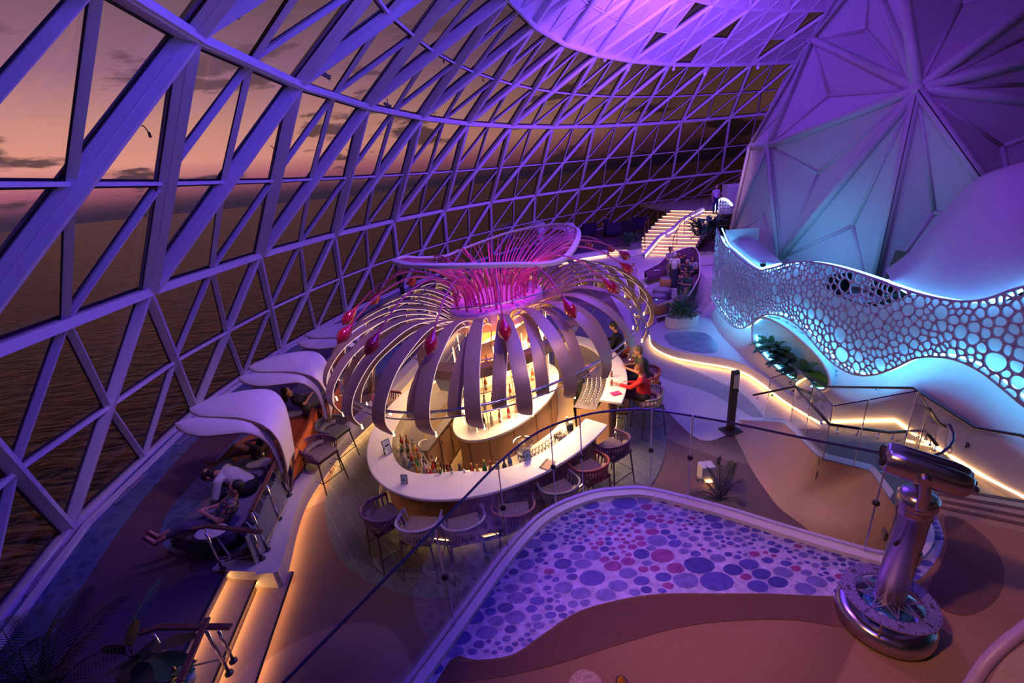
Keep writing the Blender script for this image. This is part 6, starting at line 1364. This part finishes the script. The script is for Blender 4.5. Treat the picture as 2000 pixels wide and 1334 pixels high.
person('small girl in a lilac dress standing in the walkway', 'stand', at(1237, 557, 0)+Vector((0, 0, .57)), R(150), .66, (.50, .26, .55), (.50, .26, .55), (.12, .05, .03), hairlen=.2, skirt=True, legcov=.35, sleeve=.4, ov=dict(eR=(.30, 0, .25), wR=(.46, .06, .10)))
person('standing guest in a white top and navy wrap seen from behind by the sofa', 'stand', at(1316, 562, 0)+Vector((0, 0, .84)), R(-40), 1.0, (.55, .58, .60), (.02, .03, .07), (.5, .48, .45), skirt=True, legcov=.85, sleeve=.5)
person('standing waiter in grey holding a pad beside the curved sofa', 'stand', at(1307, 549, 0)+Vector((0, 0, .86)), R(200), 1.04, (.26, .24, .26), (.24, .20, .18), (.02, .015, .01), sleeve=.5, ov=dict(eL=(-.24, .12, .20), wL=(-.08, .28, .24), eR=(.24, .12, .20), wR=(.08, .28, .24)))
G_ = 'guests on the curved sofa'
person('guest in orange sitting in the depth of the curved sofa', 'sit', at(1324, 519, .58), R(180), .95, (.50, .14, .04), (.05, .05, .07), (.15, .1, .08), group=G_)
person('guest in black with short dark hair in the curved sofa', 'sit', at(1335, 522, .58), R(170), .98, (.02, .02, .03), (.05, .05, .07), (.04, .03, .03), group=G_)
person('guest in navy with grey hair in the middle of the curved sofa', 'sit', at(1343, 537, .58), R(140), 1.0, (.025, .04, .08), (.03, .03, .05), (.32, .3, .28), group=G_)
person('guest in a pale blouse at the back corner of the curved sofa', 'sit', at(1353, 530, .58), R(140), .96, (.36, .36, .44), (.03, .03, .05), (.10, .06, .04), group=G_, hairlen=.2)
person('guest in dark teal with black hair leaning in the curved sofa', 'sit', at(1345, 562, .58), R(110), .98, (.04, .09, .12), (.03, .03, .05), (.015, .01, .01), group=G_)
person('guest in a patterned top beside the one in teal', 'sit', at(1344, 549, .58), R(100), .92, (.20, .05, .10), (.03, .03, .05), (.02, .015, .01), group=G_)
person('guest with bare crossed legs resting them on the ochre pouf', 'recline', at(1322, 594, .56), R(95), .98, (.24, .20, .16), (.30, .20, .15), (.10, .06, .04), shoes=None, legcov=.3)
person('person in a white t-shirt and dark trousers standing at the top of the far stair', 'stand', at(1396, 416, ZF)+Vector((0, 0, .88)), R(190), 1.06, (.62, .60, .66), (.03, .04, .12), (.35, .2, .14), sleeve=.4)
person('dark silhouette of a guest by the glass behind the canopy', 'stand', at(1184, 462, ZL)+Vector((0, 0, .84)), R(150), .95, (.03, .03, .06), (.02, .02, .04), (.02, .015, .01))
person('guest in a dark top standing far behind the left side of the canopy', 'stand', at(790, 585, ZL)+Vector((0, 0, .84)), R(120), .95, (.02, .02, .03), (.02, .02, .03), (.10, .06, .05))
person('person in a white shirt bending forward on the dark daybed', 'bend', at(487, 945, .88), R(100), 1.08, (.62, .60, .62), (.02, .02, .03), (.02, .015, .012), sleeve=1.0, vox=.011)
person('person in a colourful patterned dress reclining on the dark daybed', 'recline', at(430, 1016, .88), R(112), 1.0, (.15, .08, .16), (.10, .09, .14), (.012, .01, .01), legcov=.8, sleeve=.5, shoes=(.2, .03, .05), topm=pebble('floral_cloth', (.05, .05, .12), [(.45, .12, .08), (.10, .25, .12), (.15, .12, .40), (.5, .35, .08)], 14, .05), vox=.011)
person('person in black with bare brown legs on the orange lounger', 'recline', at(508, 880, .92), R(118), 1.0, (.015, .012, .015), (.015, .012, .015), (.02, .012, .01), skin=skind, legcov=.25, shoes=None, sleeve=.3, hairlen=.15, ov=dict(kL=(-.10, .34, .30), aL=(-.08, .70, .06)))
person('dark haired person lying under the middle sunshade', 'recline', at(600, 790, .90), R(-60), .95, (.02, .02, .025), (.12, .12, .16), (.012, .01, .01), hairlen=.2, shoes=None, legcov=.9)
person('guest with red shoes stretched out beside the slatted grey sofa', 'recline', at(690, 715, .90), R(110), .95, (.3, .08, .05), (.30, .12, .08), (.03, .02, .02), shoes=(.6, .02, .03), legcov=.5)
# ------------------------------------------------------------------ coin viewer on the overlook deck
bsx = mat('violet_steel', (.50, .46, .50), .24, 1.0, var=.06, scale=12)
vb = at(1722, 1215, ZO); vb.z = ZO
vw = thing('binocular_viewer', 'tall steel tourist binocular viewer on a compass rose base', 'binoculars', vb)
RB = .30; rgm = mat('violet_ring', (.34, .28, .50), .42, .55, var=.08, scale=20)
MB().lathe([(.265, 0), (.292, .012), (RB, .05), (.297, .11), (.268, .14), (.13, .145), (.125, .05)], vb, 56).build('base_drum', bsx, vw, smooth=True)
MB().lathe([(.14, .11), (.14, .20), (.11, .21)], vb, 40).build('inner_drum', mat('blue_enamel', (.05, .18, .42), .3, .3), vw, smooth=True)
rows = [[vb+Vector((r*math.cos(2*PI*k/72), r*math.sin(2*PI*k/72), z)) for k in range(73)] for r, z in ((.285, .255), (.285, .267), (.198, .267), (.198, .255), (.285, .255))]
ring = MB().grid(rows).build('compass_ring', rgm, vw)
q = MB()
for k in range(72):
    if k % 2: continue
    a = 2*PI*k/72
    for rr in (.275, .207): q.lathe([(.0045, 0), (.0045, .003), (.001, .004)], vb+Vector((rr*math.cos(a), rr*math.sin(a), .267)), 6)
tag(q.build('rivet_dots', black, ring), kind='stuff')
def letters(txt, ang, rad, size, m, parent, z=.2685):
    cv = bpy.data.curves.new('t', 'FONT'); cv.body = txt; cv.size = size; cv.extrude = .0012; cv.align_x = 'CENTER'; cv.align_y = 'CENTER'
    o = bpy.data.objects.new('tmp', cv); C.objects.link(o); dg = bpy.context.evaluated_depsgraph_get(); me = bpy.data.meshes.new_from_object(o.evaluated_get(dg)); bpy.data.objects.remove(o)
    l = bpy.data.objects.new('engraved_letter', me); C.objects.link(l); me.materials.clear(); me.materials.append(m); l.parent = parent
    l.location = vb-wloc(parent)+Vector((rad*math.cos(ang), rad*math.sin(ang), z)); l.rotation_euler = (0, 0, ang-PI/2)
    return l
NA_ = R(20)
for i, t_ in enumerate(('N', 'NE', 'E', 'SE', 'S', 'SW', 'W', 'NW')): letters(t_, NA_-i*PI/4, .241, .05 if len(t_) == 1 else .036, black, ring)
q = MB()
for k in range(8):
    a = NA_+k*PI/4; L_ = .200 if k % 2 == 0 else .190; w_ = .030 if k % 2 == 0 else .020
    for s_ in (-1, 1):
        a2 = a+s_*PI/8; p0 = vb+Vector((L_*math.cos(a), L_*math.sin(a), .261)); p1 = vb+Vector((.095*math.cos(a2), .085*math.sin(a2), .261)); q.beam(p0, p1, Vector((0, 0, 1)), .008, .006)
    q.beam(vb+Vector((.05*math.cos(a), .05*math.sin(a), .261)), vb+Vector((L_*math.cos(a), L_*math.sin(a), .261)), Vector((0, 0, 1)), .005, .006)
q.build('compass_star', rgm, ring)
MB().grid([[vb+Vector((r*math.cos(2*PI*k/40), r*math.sin(2*PI*k/40), z)) for k in range(41)] for r, z in ((.098, .258), (.098, .266), (.088, .266), (.088, .258))]).build('star_hub', bsx, ring)
for k in range(4):
    a = NA_+PI/8+k*PI/2; e_ = Vector((math.cos(a), math.sin(a), 0))
    MB().tube([vb+e_*.28+Vector((0, 0, .08)), vb+e_*.26+Vector((0, 0, .17)), vb+e_*.268+Vector((0, 0, .256))], .010, 8).build('bracket', bsx, vw, smooth=True)
MB().lathe([(.093, .11), (.090, .13), (.090, 1.03), (.098, 1.035), (.098, 1.12), (.094, 1.15)], vb, 36).build('column', bsx, vw, smooth=True)
MB().lathe([(.104, 1.10), (.110, 1.12), (.110, 1.18), (.085, 1.215), (.001, 1.22)], vb, 36).build('column_head', bsx, vw, smooth=True)
pm = MB().box(vb+Vector((.057, -.073, .70)), (.045, .012, .09), R(38)).build('coin_plate', bsx, vw, bevel=.004)
for i, z in enumerate((.725, .70)):
    for j in range(3): MB().box(vb+Vector((.046+.011*j, -.087+.008*j, z)), (.008, .003, .018), R(38)).build('plate_mark', black, pm)
MB().lathe([(.012, 0), (.012, .02), (.001, .022)], vb+Vector((-.074, -.02, .80)), 10, Matrix.Rotation(-PI/2, 3, 'Y')).build('side_lock', black, vw)
# yoke and head
HC = vb+Vector((-.015, .01, 1.395)); hd = Vector((.74, -.60, -.14)).normalized()      # viewing axis: eyepieces point this way
sdv = hd.cross(Vector((0, 0, 1))).normalized(); upv = sdv.cross(hd)
for s_ in (-1, 1):
    P = [vb+Vector((0, 0, 1.14))+sdv*s_*.09, vb+Vector((0, 0, 1.19))+sdv*s_*.13, vb+Vector((0, 0, 1.28))+sdv*s_*.137, HC+sdv*s_*.13]
    MB().tube(cr(P, 5), .030, 10, flat=.7).build('yoke_arm', bsx, vw, smooth=True)
    MB().tube([HC+sdv*s_*.085, HC+sdv*s_*.165], .030, 14).build('pivot', bsx, vw, smooth=False)
q = MB(); rows = []; Ms = Matrix((sdv, upv, hd)).transposed()
secs = [(-.205, .35), (-.20, .80), (-.18, .96), (-.10, 1.0), (.08, 1.0), (.16, .97), (.20, .88), (.222, .70), (.228, .45)]
def sec(t, s_):
    o = []
    for k in range(41):
        a = 2*PI*k/40; x = math.cos(a); y = math.sin(a); w = .112; h = .096
        # twin barrel section: waist in the middle
        X = w*(abs(x)**.75)*(1 if x > 0 else -1); Y = h*(abs(y)**.8)*(1 if y > 0 else -1)*(1-.30*math.exp(-(X/.030)**2))
        wid = 1 if t < .1 else 1
        o.append(HC+Ms@Vector((X*s_, (Y)*s_, t)))
    return o
MB().grid([[HC+Ms@Vector((0, 0, -.206))]*41]+[sec(t, s_) for t, s_ in secs]+[[HC+Ms@Vector((0, 0, .229))]*41]).build('head_shell', bsx, vw, smooth=True)
for s_ in (-1, 1):
    e = MB().lathe([(.024, .20), (.026, .24), (.022, .255), (.016, .25), (.015, .235)], HC+sdv*s_*.034-upv*.006, 18, Ms).build('eyepiece', bsx, vw, smooth=True)
    MB().lathe([(.014, .242), (.001, .242)], HC+sdv*s_*.034-upv*.006, 14, Ms).build('eye_lens', black, e)
    e = MB().lathe([(.040, -.19), (.042, -.22), (.036, -.22), (.034, -.205), (.001, -.205)], HC+sdv*s_*.055, 18, Ms).build('front_lens', black, vw, smooth=True)
MB().tube([HC-upv*.05+hd*.04, HC-upv*.10+hd*.02, vb+Vector((0, 0, 1.21))], .012, 8).build('tilt_strut', darkm, vw, smooth=True)
# small warm cone at the very bottom edge, and a round rim beside it
cn = at(1214, 1332, ZO); k_ = thing('small_cone', 'tip of a small amber cone at the bottom edge of the deck', 'cone', cn)
MB().lathe([(.035, 0), (.002, .07)], cn, 14).build('cone_body', mat('amber_plastic', (.7, .28, .03), .5), k_); MB().lathe([(.042, 0), (.042, .006)], cn, 14).build('cone_foot', black, k_)
rr_ = at(1145, 1352, ZO); rm_ = thing('round_table', 'rim of a small woven round table at the bottom edge', 'table', rr_); MB().lathe([(.11, 0), (.12, .05), (.115, .055), (.001, .05)], rr_, 30).build('table_top', mat('woven_tan', (.42, .28, .18), .7, var=.3, scale=50), rm_)
# pale rounded parapet in the near right corner
P = [far(x, y, w) for x, y, w in ((1985, 1345, 2.1), (1950, 1300, 2.1), (1960, 1262, 2.15), (2010, 1215, 2.2), (2070, 1170, 2.25))]
tag(MB().tube(cr([far(1890, 1350, 2.2), far(1935, 1285, 2.2), far(2010, 1222, 2.2), far(2100, 1165, 2.25)], 6), .03, 10).build('trim_5', mat('lilac_rail', (.40, .26, .34), .4), smooth=True), kind=STR)
tag(MB().strip(cr([far(1925, 1345, 2.15), far(1965, 1285, 2.15), far(2040, 1235, 2.15)], 5), cr([far(2100, 1500, 2.0), far(2150, 1450, 2.0), far(2200, 1400, 2.0)], 5)).build('trim_6', mat('tan_parapet', (.55, .40, .36), .5), smooth=True), kind=STR)
